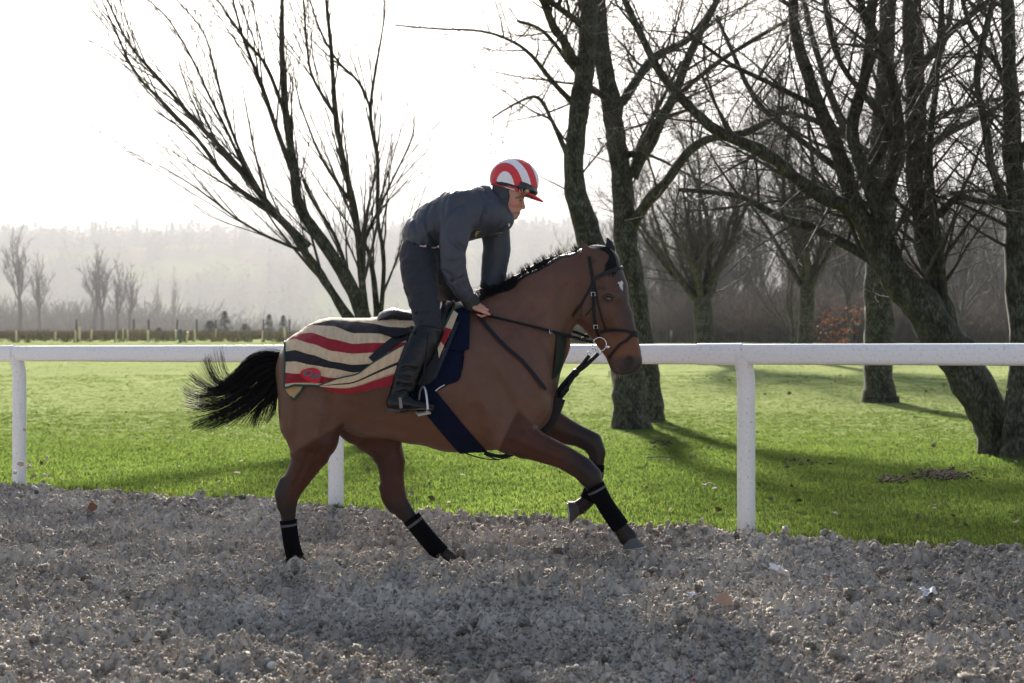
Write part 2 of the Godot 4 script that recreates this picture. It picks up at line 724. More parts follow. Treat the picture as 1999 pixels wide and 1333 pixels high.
func build_sand() -> void:
	var s := Shape.new()
	var step := 0.0142
	var x0 := -5.6
	var z0 := -6.3
	var nx := int(10.6 / step)
	var nz := int(10.4 / step)
	var ids := PackedInt32Array()
	ids.resize(nx * nz)
	ids.fill(-1)
	var tone := noise(0.7, 31, 3)
	var fine := noise(26.0, 32, 2)
	var pale := Color(0.57, 0.515, 0.445)
	var dark := Color(0.215, 0.193, 0.168)
	for j in nz:
		var z := z0 + j * step
		var lim := (EYE.z - z) * 0.385 + 0.25
		for i in nx:
			var x := x0 + i * step
			if absf(x) > lim or across(x, z) < -2.42:
				continue
			var jx := x + 0.004 * fine.get_noise_2d(x * 3.0, z)
			var y := sand_y(jx, z)
			var q := clampf(0.5 + 0.45 * tone.get_noise_2d(x, z) + 0.55 * fine.get_noise_2d(x, z), 0.0, 1.0)
			s.tint = dark.lerp(pale, q)
			ids[j * nx + i] = s.vert(Vector3(jx, y, z))
	s.tint = Color.WHITE
	for j in nz - 1:
		for i in nx - 1:
			var a := ids[j * nx + i]
			var b := ids[j * nx + i + 1]
			var c := ids[(j + 1) * nx + i]
			var e := ids[(j + 1) * nx + i + 1]
			if a >= 0 and b >= 0 and c >= 0 and e >= 0:
				s.tri(a, b, c)
				s.tri(b, e, c)
				var k := (s.v[b] - s.v[a])
				var l := (s.v[c] - s.v[a])
				s.n[a] = l.cross(k).normalized()
	var m := vmat(0.97)
	m.specular_mode = BaseMaterial3D.SPECULAR_DISABLED
	relief(triplanar(m, 7.0), noise(0.045, 33, 4), 0.6)
	tag(part(self, "sand_track", s, m), "", "", "", "structure")
	# the track goes on to both sides and behind the viewer
	var o := Shape.new()
	var rows := []
	for j in 40:
		var line := []
		for i in 60:
			var u := -26.0 + i * 0.88
			var v := -1.9 + j * 0.42
			var p := ALONG * u + ACROSS * v
			line.append(Vector3(p.x, -0.07 + 0.03 * n_lump.get_noise_2d(p.x, p.y) - (0.12 if j == 0 else 0.0), p.y))
		rows.append(line)
	o.sheet(rows)
	for i in o.c.size(): o.c[i] = Color(0.36, 0.32, 0.28)
	tag(part(self, "sand_track_margin", o, m), "", "", "", "structure")

	# loose clods of sand and carpet fibre thrown up by hooves
	rng.seed = 41
	var cm := vmat(0.97)
	cm.specular_mode = BaseMaterial3D.SPECULAR_DISABLED
	cm.backlight_enabled = true
	cm.backlight = Color(0.5, 0.5, 0.5)
	for kind in 3:
		var clod := Shape.new()
		clod.ball(Vector3.ZERO, Vector3(1, 0.75, 1), 6, 9)
		var big := noise(0.9, 42 + kind, 2)
		var rag := noise(3.2, 52 + kind, 2)
		for i in clod.v.size():
			var p := clod.v[i]
			var f := 1.0 + 0.75 * big.get_noise_3d(p.x, p.y, p.z) + 0.55 * rag.get_noise_3d(p.x, p.y, p.z)
			clod.v[i] = p * f
			clod.c[i] = Color.WHITE * clampf(0.8 + 0.5 * rag.get_noise_3d(p.x, p.y, p.z), 0.5, 1.15)
		var where := []
		var cols := PackedColorArray()
		for i in 40000:
			var d := 5.7 + 8.8 * pow(rng.randf(), 1.35)
			var x := rng.randf_range(-0.37, 0.37) * d
			var z := EYE.z - d
			var v := across(x, z)
			if v < -2.05: continue
			var r := rng.randf_range(0.003, 0.0075) * (1.0 + 1.6 * pow(rng.randf(), 9.0))
			if v < -1.0: r *= 1.5
			where.append(Transform3D(Basis.from_euler(Vector3(rng.randf() * 6.0, rng.randf() * TAU, rng.randf() * 6.0)).scaled(Vector3(r, r, r)), Vector3(x, sand_y(x, z) + r * 0.25, z)))
			var q := clampf(0.55 + 0.5 * tone.get_noise_2d(x, z) + rng.randf_range(-0.35, 0.35), 0.0, 1.0)
			cols.append(dark.lerp(pale, q))
		scatter(self, "sand_clods" if kind == 0 else "sand_clods_%03d" % kind, clod.mesh(), cm, where, cols)
	# a few larger lumps
	var lump := Shape.new()
	lump.ball(Vector3.ZERO, Vector3(1, 0.7, 1), 22, 30)
	var lb := noise(0.8, 61, 2)
	var lr := noise(3.5, 62, 4)
	for i in lump.v.size():
		var p := lump.v[i]
		lump.v[i] = p * (1.0 + 0.6 * lb.get_noise_3d(p.x, p.y, p.z) + 0.6 * lr.get_noise_3d(p.x, p.y, p.z))
		lump.c[i] = Color.WHITE * clampf(0.75 + 0.9 * lr.get_noise_3d(p.x, p.y, p.z), 0.35, 1.2)
	var lw := []
	var lc := PackedColorArray()
	for i in 1500:
		var d := 5.7 + 8.6 * pow(rng.randf(), 1.2)
		var x := rng.randf_range(-0.37, 0.37) * d
		var z := EYE.z - d
		if across(x, z) < -2.0: continue
		if across(x, z) > -0.9 and rng.randf() < 0.5: continue
		var r := rng.randf_range(0.014, 0.034)
		lw.append(Transform3D(Basis.from_euler(Vector3(rng.randf(), rng.randf() * TAU, rng.randf())).scaled(Vector3(r, r, r)), Vector3(x, sand_y(x, z) + r * 0.15, z)))
		lc.append(dark.lerp(pale, rng.randf() * 0.9))
	scatter(self, "sand_lumps", lump.mesh(), cm, lw, lc)
	var fib := Shape.new()
	for k in 4:
		var a := rng.randf() * TAU
		var q := Vector3(cos(a), 0, sin(a))
		var p0 := q * 0.2
		fib.tube(smooth([p0, p0 + q * 0.5 + Vector3(0, 0.35, 0), p0 + q * 1.1 + Vector3(rng.randf() * 0.4, 0.3 + 0.25 * rng.randf(), 0.3 * rng.randf())], 2), taper(5, 0.04, 0.02), 3, false)
	var where := []
	var cols := PackedColorArray()
	for i in 50000:
		var d := 5.7 + 5.5 * pow(rng.randf(), 1.5)
		var x := rng.randf_range(-0.37, 0.37) * d
		var z := EYE.z - d
		if across(x, z) < -2.0: continue
		var r := rng.randf_range(0.006, 0.015)
		where.append(Transform3D(Basis.from_euler(Vector3(rng.randf_range(-0.4, 0.4), rng.randf() * TAU, rng.randf_range(-0.4, 0.4))).scaled(Vector3.ONE * r), Vector3(x, sand_y(x, z) + rng.randf() * 0.006, z)))
		cols.append(Color(0.44, 0.395, 0.35) * rng.randf_range(0.6, 1.2))
	var fm := vmat(0.8)
	fm.backlight_enabled = true
	fm.backlight = Color(1, 1, 1)
	scatter(self, "carpet_fibres", fib.mesh(), fm, where, cols)
	var chip := Shape.new()
	chip.sheet([[Vector3(-1, 0.1, -0.6), Vector3(0, 0.35, -0.7), Vector3(1, 0, -0.3)], [Vector3(-0.8, 0.2, 0.5), Vector3(0.1, 0.5, 0.6), Vector3(0.9, 0.25, 0.5)]])
	where = []
	cols = PackedColorArray()
	var hues := [Color(0.35, 0.05, 0.06), Color(0.10, 0.16, 0.28), Color(0.05, 0.2, 0.16), Color(0.5, 0.5, 0.5), Color(0.32, 0.12, 0.07), Color(0.20, 0.08, 0.14), Color(0.45, 0.42, 0.4)]
	for i in 2600:
		var d := 5.8 + 7.0 * pow(rng.randf(), 1.2)
		var x := rng.randf_range(-0.37, 0.37) * d
		var z := EYE.z - d
		if across(x, z) < -2.0: continue
		var r := rng.randf_range(0.003, 0.011)
		where.append(Transform3D(Basis.from_euler(Vector3(rng.randf_range(-0.7, 0.7), rng.randf() * TAU, rng.randf_range(-0.7, 0.7))).scaled(Vector3.ONE * r), Vector3(x, sand_y(x, z) + 0.003, z)))
		cols.append(hues[rng.randi() % hues.size()])
	scatter(self, "fabric_shreds", chip.mesh(), cm, where, cols)

func build_grass() -> void:
	rng.seed = 51
	var tufts := []
	for kind in 2:
		var s := Shape.new()
		for b in (11 if kind == 0 else 9):
			var a := rng.randf() * TAU
			var at := Vector3(rng.randf_range(-1, 1), 0, rng.randf_range(-1, 1)) * 0.028
			var hgt := rng.randf_range(0.018, 0.038) * (1.0 if kind == 0 else 1.25)
			var lean := Vector3(cos(a), 0, sin(a)) * hgt * rng.randf_range(0.25, 0.9)
			var wd := Vector3(-sin(a), 0, cos(a)) * rng.randf_range(0.0014, 0.0024)
			var sh := rng.randf_range(0.85, 1.15)
			s.tint = Color(sh, sh, sh * rng.randf_range(0.8, 1.0))
			var f := s.v.size()
			var nn := (Vector3.UP + Vector3(cos(a), 0, sin(a)) * 0.6).normalized()
			var m := at + lean * 0.35 + Vector3.UP * hgt * 0.6
			var tip := at + lean + Vector3.UP * hgt * 0.95
			s.vert(at - wd, nn); s.vert(at + wd, nn); s.vert(m - wd * 0.9, nn); s.vert(m + wd * 0.9, nn); s.vert(tip, nn)
			s.tri(f, f + 1, f + 2); s.tri(f + 1, f + 3, f + 2); s.tri(f + 2, f + 3, f + 4)
		tufts.append(s.mesh())
	var m := vmat(0.75)
	m.metallic_specular = 0.2
	m.backlight_enabled = true
	m.backlight = Color(0.90, 1.0, 0.70)
	var shade := noise(0.5, 52, 3)
	var patch := noise(3.5, 53, 2)
	var bands := [[9.3, 15.0, 720.0, 1.0], [15.0, 22.0, 480.0, 1.0], [22.0, 30.0, 330.0, 1.0], [30.0, 44.0, 170.0, 1.0], [44.0, 70.0, 50.0, 1.0]]
	for kind in 2:
		var where := []
		var cols := PackedColorArray()
		for b in bands:
			var area: float = 0.48 * (b[1] * b[1] - b[0] * b[0])
			var cnt := int(area * b[2] * [0.7, 0.3][kind])
			for i in cnt:
				var d: float = sqrt(lerpf(b[0] * b[0], b[1] * b[1], rng.randf()))
				var x := rng.randf_range(-0.48, 0.48) * d
				var z := EYE.z - d
				var e := across(x, z) + 2.02 + edge_wave(x, z)
				if e > 0.26 * rng.randf() * rng.randf() * rng.randf() - 0.02: continue
				var q := patch.get_noise_2d(x, z)
				var k: float = b[3] * rng.randf_range(0.7, 1.15) * (1.0 + 0.5 * q)
				if e > -0.22: k *= rng.randf_range(1.0, 1.9)
				if d > 78.0 and x < -6.0 : k *= 1.0
				where.append(Transform3D(Basis.from_euler(Vector3(0, rng.randf() * TAU, 0)).scaled(Vector3(k, k * lerpf(1.0, 0.55, smoothstep(16.0, 40.0, d)), k)), Vector3(x, ground_y(x, z) - 0.006, z)))
				var t := clampf(0.5 + 0.8 * shade.get_noise_2d(x, z) + 0.25 * q, 0.0, 1.0)
				var c := Color(0.185, 0.23, 0.108).lerp(Color(0.268, 0.305, 0.155), t)
				c = c.lerp(Color(0.185, 0.225, 0.105), 0.9 * smoothstep(14.0, 28.0, d))
				if e > -0.12 and rng.randf() < 0.5: c = c.lerp(Color(0.22, 0.19, 0.08), rng.randf())
				if rng.randf() < 0.02 and d < 20.0: c = Color(0.28, 0.24, 0.12)
				cols.append(c)
		scatter(self, ["grass", "long_grass"][kind], tufts[kind], m, where, cols)

func build_rail() -> void:
	var m := mat(lin(0.70, 0.70, 0.72), 0.4)
	m.albedo_texture = ntex(noise(0.055, 61, 4), ramp([[0.0, Color(0.55, 0.54, 0.52)], [0.13, Color(0.72, 0.72, 0.70)], [0.19, Color(0.95, 0.95, 0.94)], [0.5, Color(0.985, 0.985, 0.985)], [1.0, Color.WHITE]]))
	triplanar(m, 1.3)
	var t := thing("running_rail", "white plastic running rail with curved posts along the grass edge", "running rail", Vector3(-1.446, 0, -3.36))
	var base := Vector3(-1.446, 0, -3.36)
	var u := Vector3(ALONG.x, 0, ALONG.y)
	var v := Vector3(ACROSS.x, 0, ACROSS.y)
	var top := 1.335
	# the rail: a flattened tube of about 15 cm, its upper edge rounded
	var seams := [[-34.0, -15.0], [-15.0, -3.95], [-3.95, 3.42], [3.42, 14.6], [14.6, 30.0]]
	for q in seams:
		var s := Shape.new()
		var pts := []
		var a: float = q[0]
		while a < q[1] - 0.01:
			pts.append(u * a + Vector3(0, top - 0.0745, 0) + v * 0.03)
			a += 0.5
		pts.append(u * float(q[1]) + Vector3(0, top - 0.0745, 0) + v * 0.03)
		var sect := []
		for k in 24:
			var th := TAU * k / 24
			sect.append(Vector2(signf(cos(th)) * pow(absf(cos(th)), 0.62) * 0.052, signf(sin(th)) * pow(absf(sin(th)), 0.62) * 0.0725))
		extrude(s, pts, sect, v)
		part(t, "rail", s, m)
	var sl := Shape.new()
	var sect2 := []
	for k in 24:
		var th := TAU * k / 24
		sect2.append(Vector2(signf(cos(th)) * pow(absf(cos(th)), 0.62) * 0.057, signf(sin(th)) * pow(absf(sin(th)), 0.62) * 0.078))
	for at in [14.6, 3.42, -3.95, -15.0]:
		var j := Shape.new()
		extrude(j, [u * (at - 0.17) + Vector3(0, top - 0.0745, 0) + v * 0.03, u * (at + 0.17) + Vector3(0, top - 0.0745, 0) + v * 0.03], sect2, v)
		part(t, "joint_sleeve", j, m)
	for k in 11:
		var at: Vector3 = u * float([-22.3, -18.6, -14.9, -11.2, -7.5, -3.755, 0.0, 3.60, 7.2, 10.9, 14.6][k])
		var s := Shape.new()
		# the post rises behind the rail's foot line and bends forward under it
		var pts := smooth([at + Vector3(0, -0.3, 0), at + Vector3(0, 0.4, 0), at + Vector3(0, 0.95, 0) , at + Vector3(0, 1.08, 0) + v * 0.003, at + Vector3(0, 1.17, 0) + v * 0.018 - u * 0.006, at + Vector3(0, 1.25, 0) + v * 0.04 - u * 0.016], 5)
		s.tube(pts, taper(pts.size(), 0.064, 0.064), 20, true)
		part(t, "post", s, m)

func extrude(s: Shape, pts: Array, sect: Array, side: Vector3) -> void:
	var rows := []
	for p: Vector3 in pts:
		var line := []
		for k in sect.size() + 1:
			var q: Vector2 = sect[k % sect.size()]
			line.append(p + side * q.x + Vector3(0, q.y, 0))
		rows.append(line)
	s.sheet(rows)
	for e in 2:
		var p: Vector3 = pts[0] if e == 0 else pts[-1]
		var d: Vector3 = ((pts[0] as Vector3) - pts[1]).normalized() * (1.0 if e == 0 else -1.0)
		var m := s.vert(p, d)
		var f := s.v.size()
		for k in sect.size():
			s.vert(p + side * sect[k].x + Vector3(0, sect[k].y, 0), d)
		for k in sect.size():
			if e == 0: s.tri(m, f + (k + 1) % sect.size(), f + k)
			else: s.tri(m, f + k, f + (k + 1) % sect.size())

# ---------- trees ----------

var bark: StandardMaterial3D
var twig_bark: StandardMaterial3D
var far_bark: StandardMaterial3D

func make_bark() -> void:
	bark = mat(Color.WHITE, 0.92)
	bark.albedo_texture = ntex(noise(0.018, 71, 5), ramp([[0.0, lin(0.021, 0.019, 0.015)], [0.42, lin(0.046, 0.040, 0.032)], [0.55, lin(0.067, 0.063, 0.050)], [0.62, lin(0.128, 0.151, 0.118)], [0.68, lin(0.063, 0.061, 0.042)], [0.78, lin(0.166, 0.189, 0.151)], [0.88, lin(0.122, 0.113, 0.029)], [1.0, lin(0.197, 0.166, 0.046)]]))
	triplanar(bark, 1.0)
	bark.uv1_scale = Vector3(2.6, 1.0, 2.6)
	# broad patches of lichen and damp over the fine grain
	bark.detail_enabled = true
	bark.detail_blend_mode = BaseMaterial3D.BLEND_MODE_MUL
	bark.detail_uv_layer = BaseMaterial3D.DETAIL_UV_2
	bark.detail_albedo = ntex(noise(0.012, 73, 4), ramp([[0.0, Color(0.52, 0.50, 0.47)], [0.42, Color(0.72, 0.70, 0.66)], [0.62, Color(0.95, 0.97, 0.93)], [1.0, Color(1, 1, 1)]]))
	bark.uv2_triplanar = true
	bark.uv2_world_triplanar = true
	bark.uv2_scale = Vector3(0.8, 0.45, 0.8)
	relief(bark, noise(0.05, 72, 4), 0.9)
	twig_bark = mat(lin(0.055, 0.048, 0.040), 0.8)
	far_bark = mat(lin(0.075, 0.062, 0.052), 0.9)

# habit of a kind of tree: spread of side shoots (radians), how far they turn up, wander, shoots per metre for three orders
class Habit:
	var spread := 0.9
	var rise := 0.25
	var wander := 0.22
	var per := [2.6, 5.0, 7.0]
	var reach := [1.7, 0.75, 0.3]
	var thin := 0.0032
	var sides := [5, 4, 3]
	var most := 2600

var shoots := 0

# side shoots of one branch, order 0 being limbs, 1 branches, 2 twigs
func sprout(s: Shape, pts: Array, rad: Array, order: int, hb: Habit, from := 0.15, scale := 1.0) -> void:
	var total := 0.0
	for i in pts.size() - 1:
		total += (pts[i] as Vector3).distance_to(pts[i + 1])
	var cnt := int(total * (1.0 - from) * float(hb.per[order]) * rng.randf_range(0.8, 1.2) + rng.randf())
	for k in cnt:
		if shoots > hb.most: return
		var t := lerpf(from, 1.0, (k + rng.randf()) / cnt) * (pts.size() - 1)
		var i := mini(int(t), pts.size() - 2)
		var f := t - i
		var p: Vector3 = (pts[i] as Vector3).lerp(pts[i + 1], f)
		var r := lerpf(rad[i], rad[i + 1], f)
		var dir: Vector3 = ((pts[i + 1] as Vector3) - pts[i]).normalized()
		var az := rng.randf() * TAU
		var ref := dir.cross(Vector3.UP if absf(dir.y) < 0.95 else Vector3.RIGHT).normalized()
		var out := ref.rotated(dir, az)
		var d := (dir * cos(hb.spread) + out * sin(hb.spread) * rng.randf_range(0.7, 1.2) + Vector3.UP * hb.rise).normalized()
		var length: float = hb.reach[order] * scale * rng.randf_range(0.45, 1.25) * lerpf(1.0, 0.55, t / pts.size())
		var r0: float = clampf(r * 0.5, hb.thin, 0.013 * length)
		shoot(s, p, d, length, maxf(r0, hb.thin), order, hb, scale)

func shoot(s: Shape, p: Vector3, d: Vector3, length: float, r0: float, order: int, hb: Habit, scale := 1.0) -> void:
	shoots += 1
	var seg: int = [6, 4, 3][order]
	var pts := [p]
	var q := p
	for i in seg:
		d = (d + Vector3(rng.randf_range(-1, 1), rng.randf_range(-1, 1), rng.randf_range(-1, 1)) * hb.wander + Vector3.UP * hb.rise * 0.18).normalized()
		q += d * length / seg
		pts.append(q)
	var rad := taper(seg + 1, r0, hb.thin * 0.7)
	s.tube(pts, rad, hb.sides[order], false)
	if order < 2:
		sprout(s, pts, rad, order + 1, hb, 0.12, scale)

# a tree from surveyed stems: each is [depth drift, [px, py, radius px] ...]; the first is the trunk
func surveyed_tree(called: String, label: String, base_px: Vector2, depth: float, stems: Array, hb: Habit, group := "", from := 0.3, sd := 1) -> Node3D:
	rng.seed = 7000 + sd
	shoots = 0
	var z0 := EYE.z - depth
	var base := P(base_px.x, base_px.y, z0)
	var t := thing(called, label, "tree", base, group)
	var tw := Shape.new()
	var known := []
	for i in stems.size():
		var st: Array = stems[i]
		var zs := z0
		if i > 0:
			# a limb starts at the depth of the stem that it leaves
			var best := 1e9
			for q in known:
				var far := Vector2(q.x - st[1][0], q.y - st[1][1]).length()
				if far < best:
					best = far
					zs = q.z
		var pts := []
		var rad := []
		var cnt := st.size() - 1
		for k in cnt:
			var z: float = zs + float(st[0]) * float(k) / maxf(cnt - 1, 1)
			if k > 0:
				for e in 8:
					known.append(Vector3(lerpf(st[k][0], st[k + 1][0], e / 8.0), lerpf(st[k][1], st[k + 1][1], e / 8.0), z - float(st[0]) / maxf(cnt - 1, 1) * (1.0 - e / 8.0)))
			pts.append(P(st[k + 1][0], st[k + 1][1], z) - base)
			rad.append(st[k + 1][2] * K(z))
		if i == 0:
			pts.push_front((pts[0] as Vector3) * 1.3 + Vector3(0, -0.35, 0))
			rad.push_front(float(rad[0]) * 1.25)
			cnt += 1
		var sp := smooth(pts, 5)
		var sr := []
		for k in sp.size():
			var f := float(k) / 5.0
			var a := mini(int(f), cnt - 2)
			sr.append(lerpf(rad[a], rad[a + 1], f - a) * rng.randf_range(0.975, 1.03))
		for k in range(1, sp.size()):
			sp[k] += Vector3(rng.randf_range(-1, 1), 0, rng.randf_range(-1, 1)) * float(sr[k]) * 0.05
		if st[1][1] > 600.0 and i == 0:
			for k in 10: sr[k] *= 1.0 + 0.16 * (1.0 - k / 10.0)
		# beyond the top of the view the stem runs on and thins out
		if st[-1][1] < 30.0:
			var d: Vector3 = ((sp[-1] as Vector3) - sp[-4]).normalized()
			var r1: float = sr[-1]
			for k in 5:
				d = (d + Vector3(rng.randf_range(-1, 1), 0.2, rng.randf_range(-1, 1)) * 0.14).normalized()
				sp.append((sp[-1] as Vector3) + d * 0.5)
				sr.append(r1 * (1.0 - 0.17 * (k + 1)))
		var s := Shape.new()
		var rt: float = sr[0]
		s.tube(sp, sr, 14 if rt > 0.1 else 8, true)
		if rt > 0.06:
			var kn := noise(3.2, 700 + i, 2)
			for q in s.v.size():
				var v := s.v[q]
				var rl: float = sr[mini(q / (14 if rt > 0.1 else 8), sr.size() - 1)]
				s.v[q] = v + s.n[q] * rl * 0.26 * kn.get_noise_3d(v.x, v.y * 0.5, v.z)
		part(t, "trunk" if i == 0 else "limb", s, bark)
		sprout(tw, sp, sr, 0, hb, from if i == 0 else 0.12)
	part(t, "twigs", tw, twig_bark, "stuff")
	return t

# a bare tree of its own growth: trunk, a fan of rising stems, and twigs
func grown_tree(called: String, label: String, at: Vector3, height: float, trunk: float, r0: float, fan: float, stems: int, hb: Habit, group := "", sd := 1, m: Material = null) -> Node3D:
	rng.seed = 9000 + sd
	shoots = 0
	var t := thing(called, label, "tree", at, group)
	var b := Shape.new()
	var top := Vector3(rng.randf_range(-0.15, 0.15), trunk, rng.randf_range(-0.15, 0.15))
	b.tube(smooth([Vector3(0, -0.3, 0), Vector3(0, 0.15, 0), top * 0.5 + Vector3(0.05, 0, 0), top], 3), [r0 * 1.5, r0 * 1.35, r0 * 1.2, r0 * 1.1, r0, r0, r0 * 0.98, r0 * 0.97, r0 * 0.95, r0 * 0.9], 10, true)
	part(t, "trunk", b, m if m else bark)
	var tw := Shape.new()
	var lb := Shape.new()
	for i in stems:
		var az := TAU * (i + rng.randf() * 0.6) / stems
		var tilt := fan * (rng.randf_range(0.45, 1.15) if i > 0 else 0.08)
		var d := Vector3(cos(az) * sin(tilt), cos(tilt), sin(az) * sin(tilt))
		var length := (height - trunk) * lerpf(1.0, 0.72, tilt / maxf(fan, 0.01)) * rng.randf_range(0.85, 1.05)
		var pts := [top * rng.randf_range(0.82, 1.0)]
		var q: Vector3 = pts[0]
		for k in 7:
			d = (d + Vector3(rng.randf_range(-1, 1), rng.randf_range(-0.3, 0.5), rng.randf_range(-1, 1)) * 0.24 + Vector3.UP * 0.09).normalized()
			q += d * length / 7
			pts.append(q)
		var rad := taper(8, r0 * rng.randf_range(0.26, 0.42), hb.thin * 1.3)
		lb.tube(pts, rad, 6, false)
		sprout(tw, pts, rad, 0, hb, 0.1, height / 7.0)
	part(t, "limbs", lb, m if m else bark)
	part(t, "twigs", tw, m if m else twig_bark, "stuff")
	return t

func copy_of(t: Node3D, at: Vector3, turn: float, size: float, label: String) -> Node3D:
	var c := t.duplicate() as Node3D
	c.name = numbered(str(t.name).rstrip("0123456789").rstrip("_"))
	add_child(c, true)
	c.position = at
	c.rotation.y = turn
	c.scale = Vector3.ONE * size
	c.set_meta("label", label)
	return c

func build_trees() -> void:
	make_bark()
	# the slender many-stemmed tree behind the horse, its branches swept up to the left
	var h1 := Habit.new()
	h1.spread = 0.36; h1.rise = 0.12; h1.wander = 0.07
	h1.per = [3.4, 4.6, 6.0]; h1.reach = [2.2, 0.7, 0.12]; h1.thin = 0.0034; h1.most = 6000
	surveyed_tree("many_stemmed_tree", "bare slender tree of many stems swept up to the left behind the horse", Vector2(735, 846), 24.0, [
		[0.0, [735, 850, 26.9], [730, 760, 24.2], [720, 690, 22.8], [708, 620, 16.8], [690, 572, 13.4], [660, 519, 12.8], [612, 447, 11.4], [583, 399, 9.4], [571, 312, 8.1], [559, 231, 7.4], [550, 120, 5.4], [550, 0, 4.0]],
		[0.8, [722, 690, 13.4], [670, 605, 9.4], [627, 538, 8.1], [593, 490, 7.4], [545, 427, 6.7], [449, 355, 4.7], [387, 274, 4.0], [324, 207, 3.4], [262, 139, 2.7], [225, 60, 2.0], [200, 5, 1.3]],
		[-0.7, [603, 480, 6.7], [535, 413, 6.7], [487, 351, 6.0], [430, 288, 5.4], [372, 226, 4.0], [314, 158, 3.4], [252, 86, 2.7], [209, 0, 2.0]],
		[0.5, [572, 340, 5.4], [535, 240, 4.7], [511, 168, 4.0], [478, 86, 2.7], [454, 0, 2.0]],
		[1.0, [603, 495, 3.4], [560, 478, 3.0], [511, 456, 2.7], [460, 425, 2.0], [420, 394, 2.0], [370, 358, 1.3], [310, 322, 1.0]],
		[-0.5, [700, 600, 4.7], [689, 567, 4.7], [668, 500, 4.0], [651, 456, 3.4], [612, 394, 3.4], [590, 350, 2.0]],
		[0.6, [722, 690, 11.4], [711, 600, 8.1], [706, 540, 7.4], [701, 480, 7.4], [689, 399, 6.7], [670, 312, 5.4], [655, 226, 5.4], [646, 96, 4.0], [636, 0, 2.7]],
		[-0.6, [728, 690, 8.1], [735, 605, 6.0], [723, 504, 4.7], [713, 471, 3.4], [732, 423, 3.0], [766, 351, 2.4], [804, 269, 1.7], [808, 220, 1.0]],
		[-0.3, [732, 690, 7.4], [744, 605, 4.7], [749, 504, 4.0], [737, 423, 3.7], [737, 307, 3.7], [723, 211, 3.4], [747, 53, 1.7], [750, 0, 1.3]],
		[0.9, [655, 226, 4.0], [610, 150, 2.7], [598, 80, 2.4], [592, 0, 2.0]],
		[-0.8, [545, 427, 4.0], [500, 360, 3.4], [470, 300, 3.0], [440, 220, 2.7], [420, 140, 2.0], [395, 60, 1.7], [345, 0, 1.3]],
		[0.4, [487, 351, 3.4], [440, 250, 2.7], [405, 180, 2.4], [372, 110, 2.0], [330, 40, 1.7], [290, 0, 1.3]],
		[0.7, [559, 231, 4.0], [520, 130, 3.4], [480, 80, 2.7], [425, 0, 1.7]],
		[-0.4, [689, 399, 4.0], [640, 330, 2.7], [615, 280, 2.0], [585, 200, 1.7], [575, 150, 1.3]],
		[0.5, [723, 211, 2.7], [700, 160, 2.7], [660, 120, 2.4], [625, 60, 2.0], [605, 0, 1.7]],
	], h1, "", 0.45, 1)

	# the pair behind the horse's head
	var h2 := Habit.new()
	h2.spread = 1.0; h2.rise = 0.16; h2.wander = 0.13
	h2.per = [3.9, 6.2, 8.0]; h2.reach = [2.3, 0.85, 0.32]; h2.thin = 0.0036; h2.most = 9000
	surveyed_tree("lichened_tree", "lichened tree just behind the horse's head with trunk curving up to the left", Vector2(1233, 828), 25.3, [
		[-0.6, [1234, 836, 36], [1230, 800, 33], [1226, 720, 32], [1214, 640, 30], [1192, 560, 28], [1162, 500, 26], [1145, 440, 24], [1126, 380, 21], [1120, 300, 20], [1132, 200, 20], [1145, 100, 18], [1150, 25, 17], [1152, 0, 16]],
		[0.8, [1124, 125, 11], [1100, 80, 9], [1080, 50, 8], [1062, 0, 7]],
		[1.4, [1118, 200, 6], [1080, 160, 5], [1040, 110, 4], [1000, 80, 3], [940, 60, 2.5], [850, 55, 2], [770, 48, 1.5]],
		[-1.2, [1116, 320, 7], [1080, 240, 4], [1050, 190, 3.5], [1010, 200, 2.5], [960, 230, 1.5]],
		[1.0, [1150, 60, 8], [1100, 20, 6], [1070, 0, 5]],
	], h2, "trees beyond the rail", 0.55, 2)
	surveyed_tree("lichened_tree", "lichened tree at the right edge of the horse's face, forked into wide rising limbs", Vector2(1277, 798), 27.6, [
		[-0.5, [1278, 805, 18], [1270, 760, 20], [1258, 690, 23], [1244, 600, 22], [1226, 500, 23], [1220, 450, 23], [1215, 370, 22], [1205, 280, 20], [1192, 200, 19], [1175, 100, 17], [1165, 0, 16]],
		[0.9, [1235, 345, 12], [1270, 260, 11], [1310, 200, 9], [1350, 100, 8], [1400, 0, 6]],
		[1.6, [1222, 462, 14], [1260, 400, 11], [1300, 355, 10], [1340, 300, 9], [1380, 272, 8], [1450, 260, 7], [1500, 235, 6], [1540, 205, 4]],
		[-1.3, [1215, 200, 10], [1250, 145, 9], [1280, 110, 9], [1350, 70, 7], [1400, 0, 5]],
		[-0.8, [1230, 300, 8], [1270, 290, 7], [1310, 205, 6], [1390, 130, 5], [1500, 60, 4], [1540, 40, 3]],
		[1.1, [1192, 190, 8], [1150, 170, 6], [1110, 120, 5], [1060, 60, 4], [1010, 40, 3]],
		[-1.5, [1225, 420, 5], [1240, 300, 4], [1290, 200, 4], [1330, 120, 3]],
	], h2, "trees beyond the rail", 0.5, 3)

	# the great tree at the right
	var h3 := Habit.new()
	h3.spread = 1.05; h3.rise = 0.12; h3.wander = 0.13
	h3.per = [3.7, 6.2, 8.0]; h3.reach = [2.2, 0.85, 0.32]; h3.thin = 0.0031; h3.most = 12000
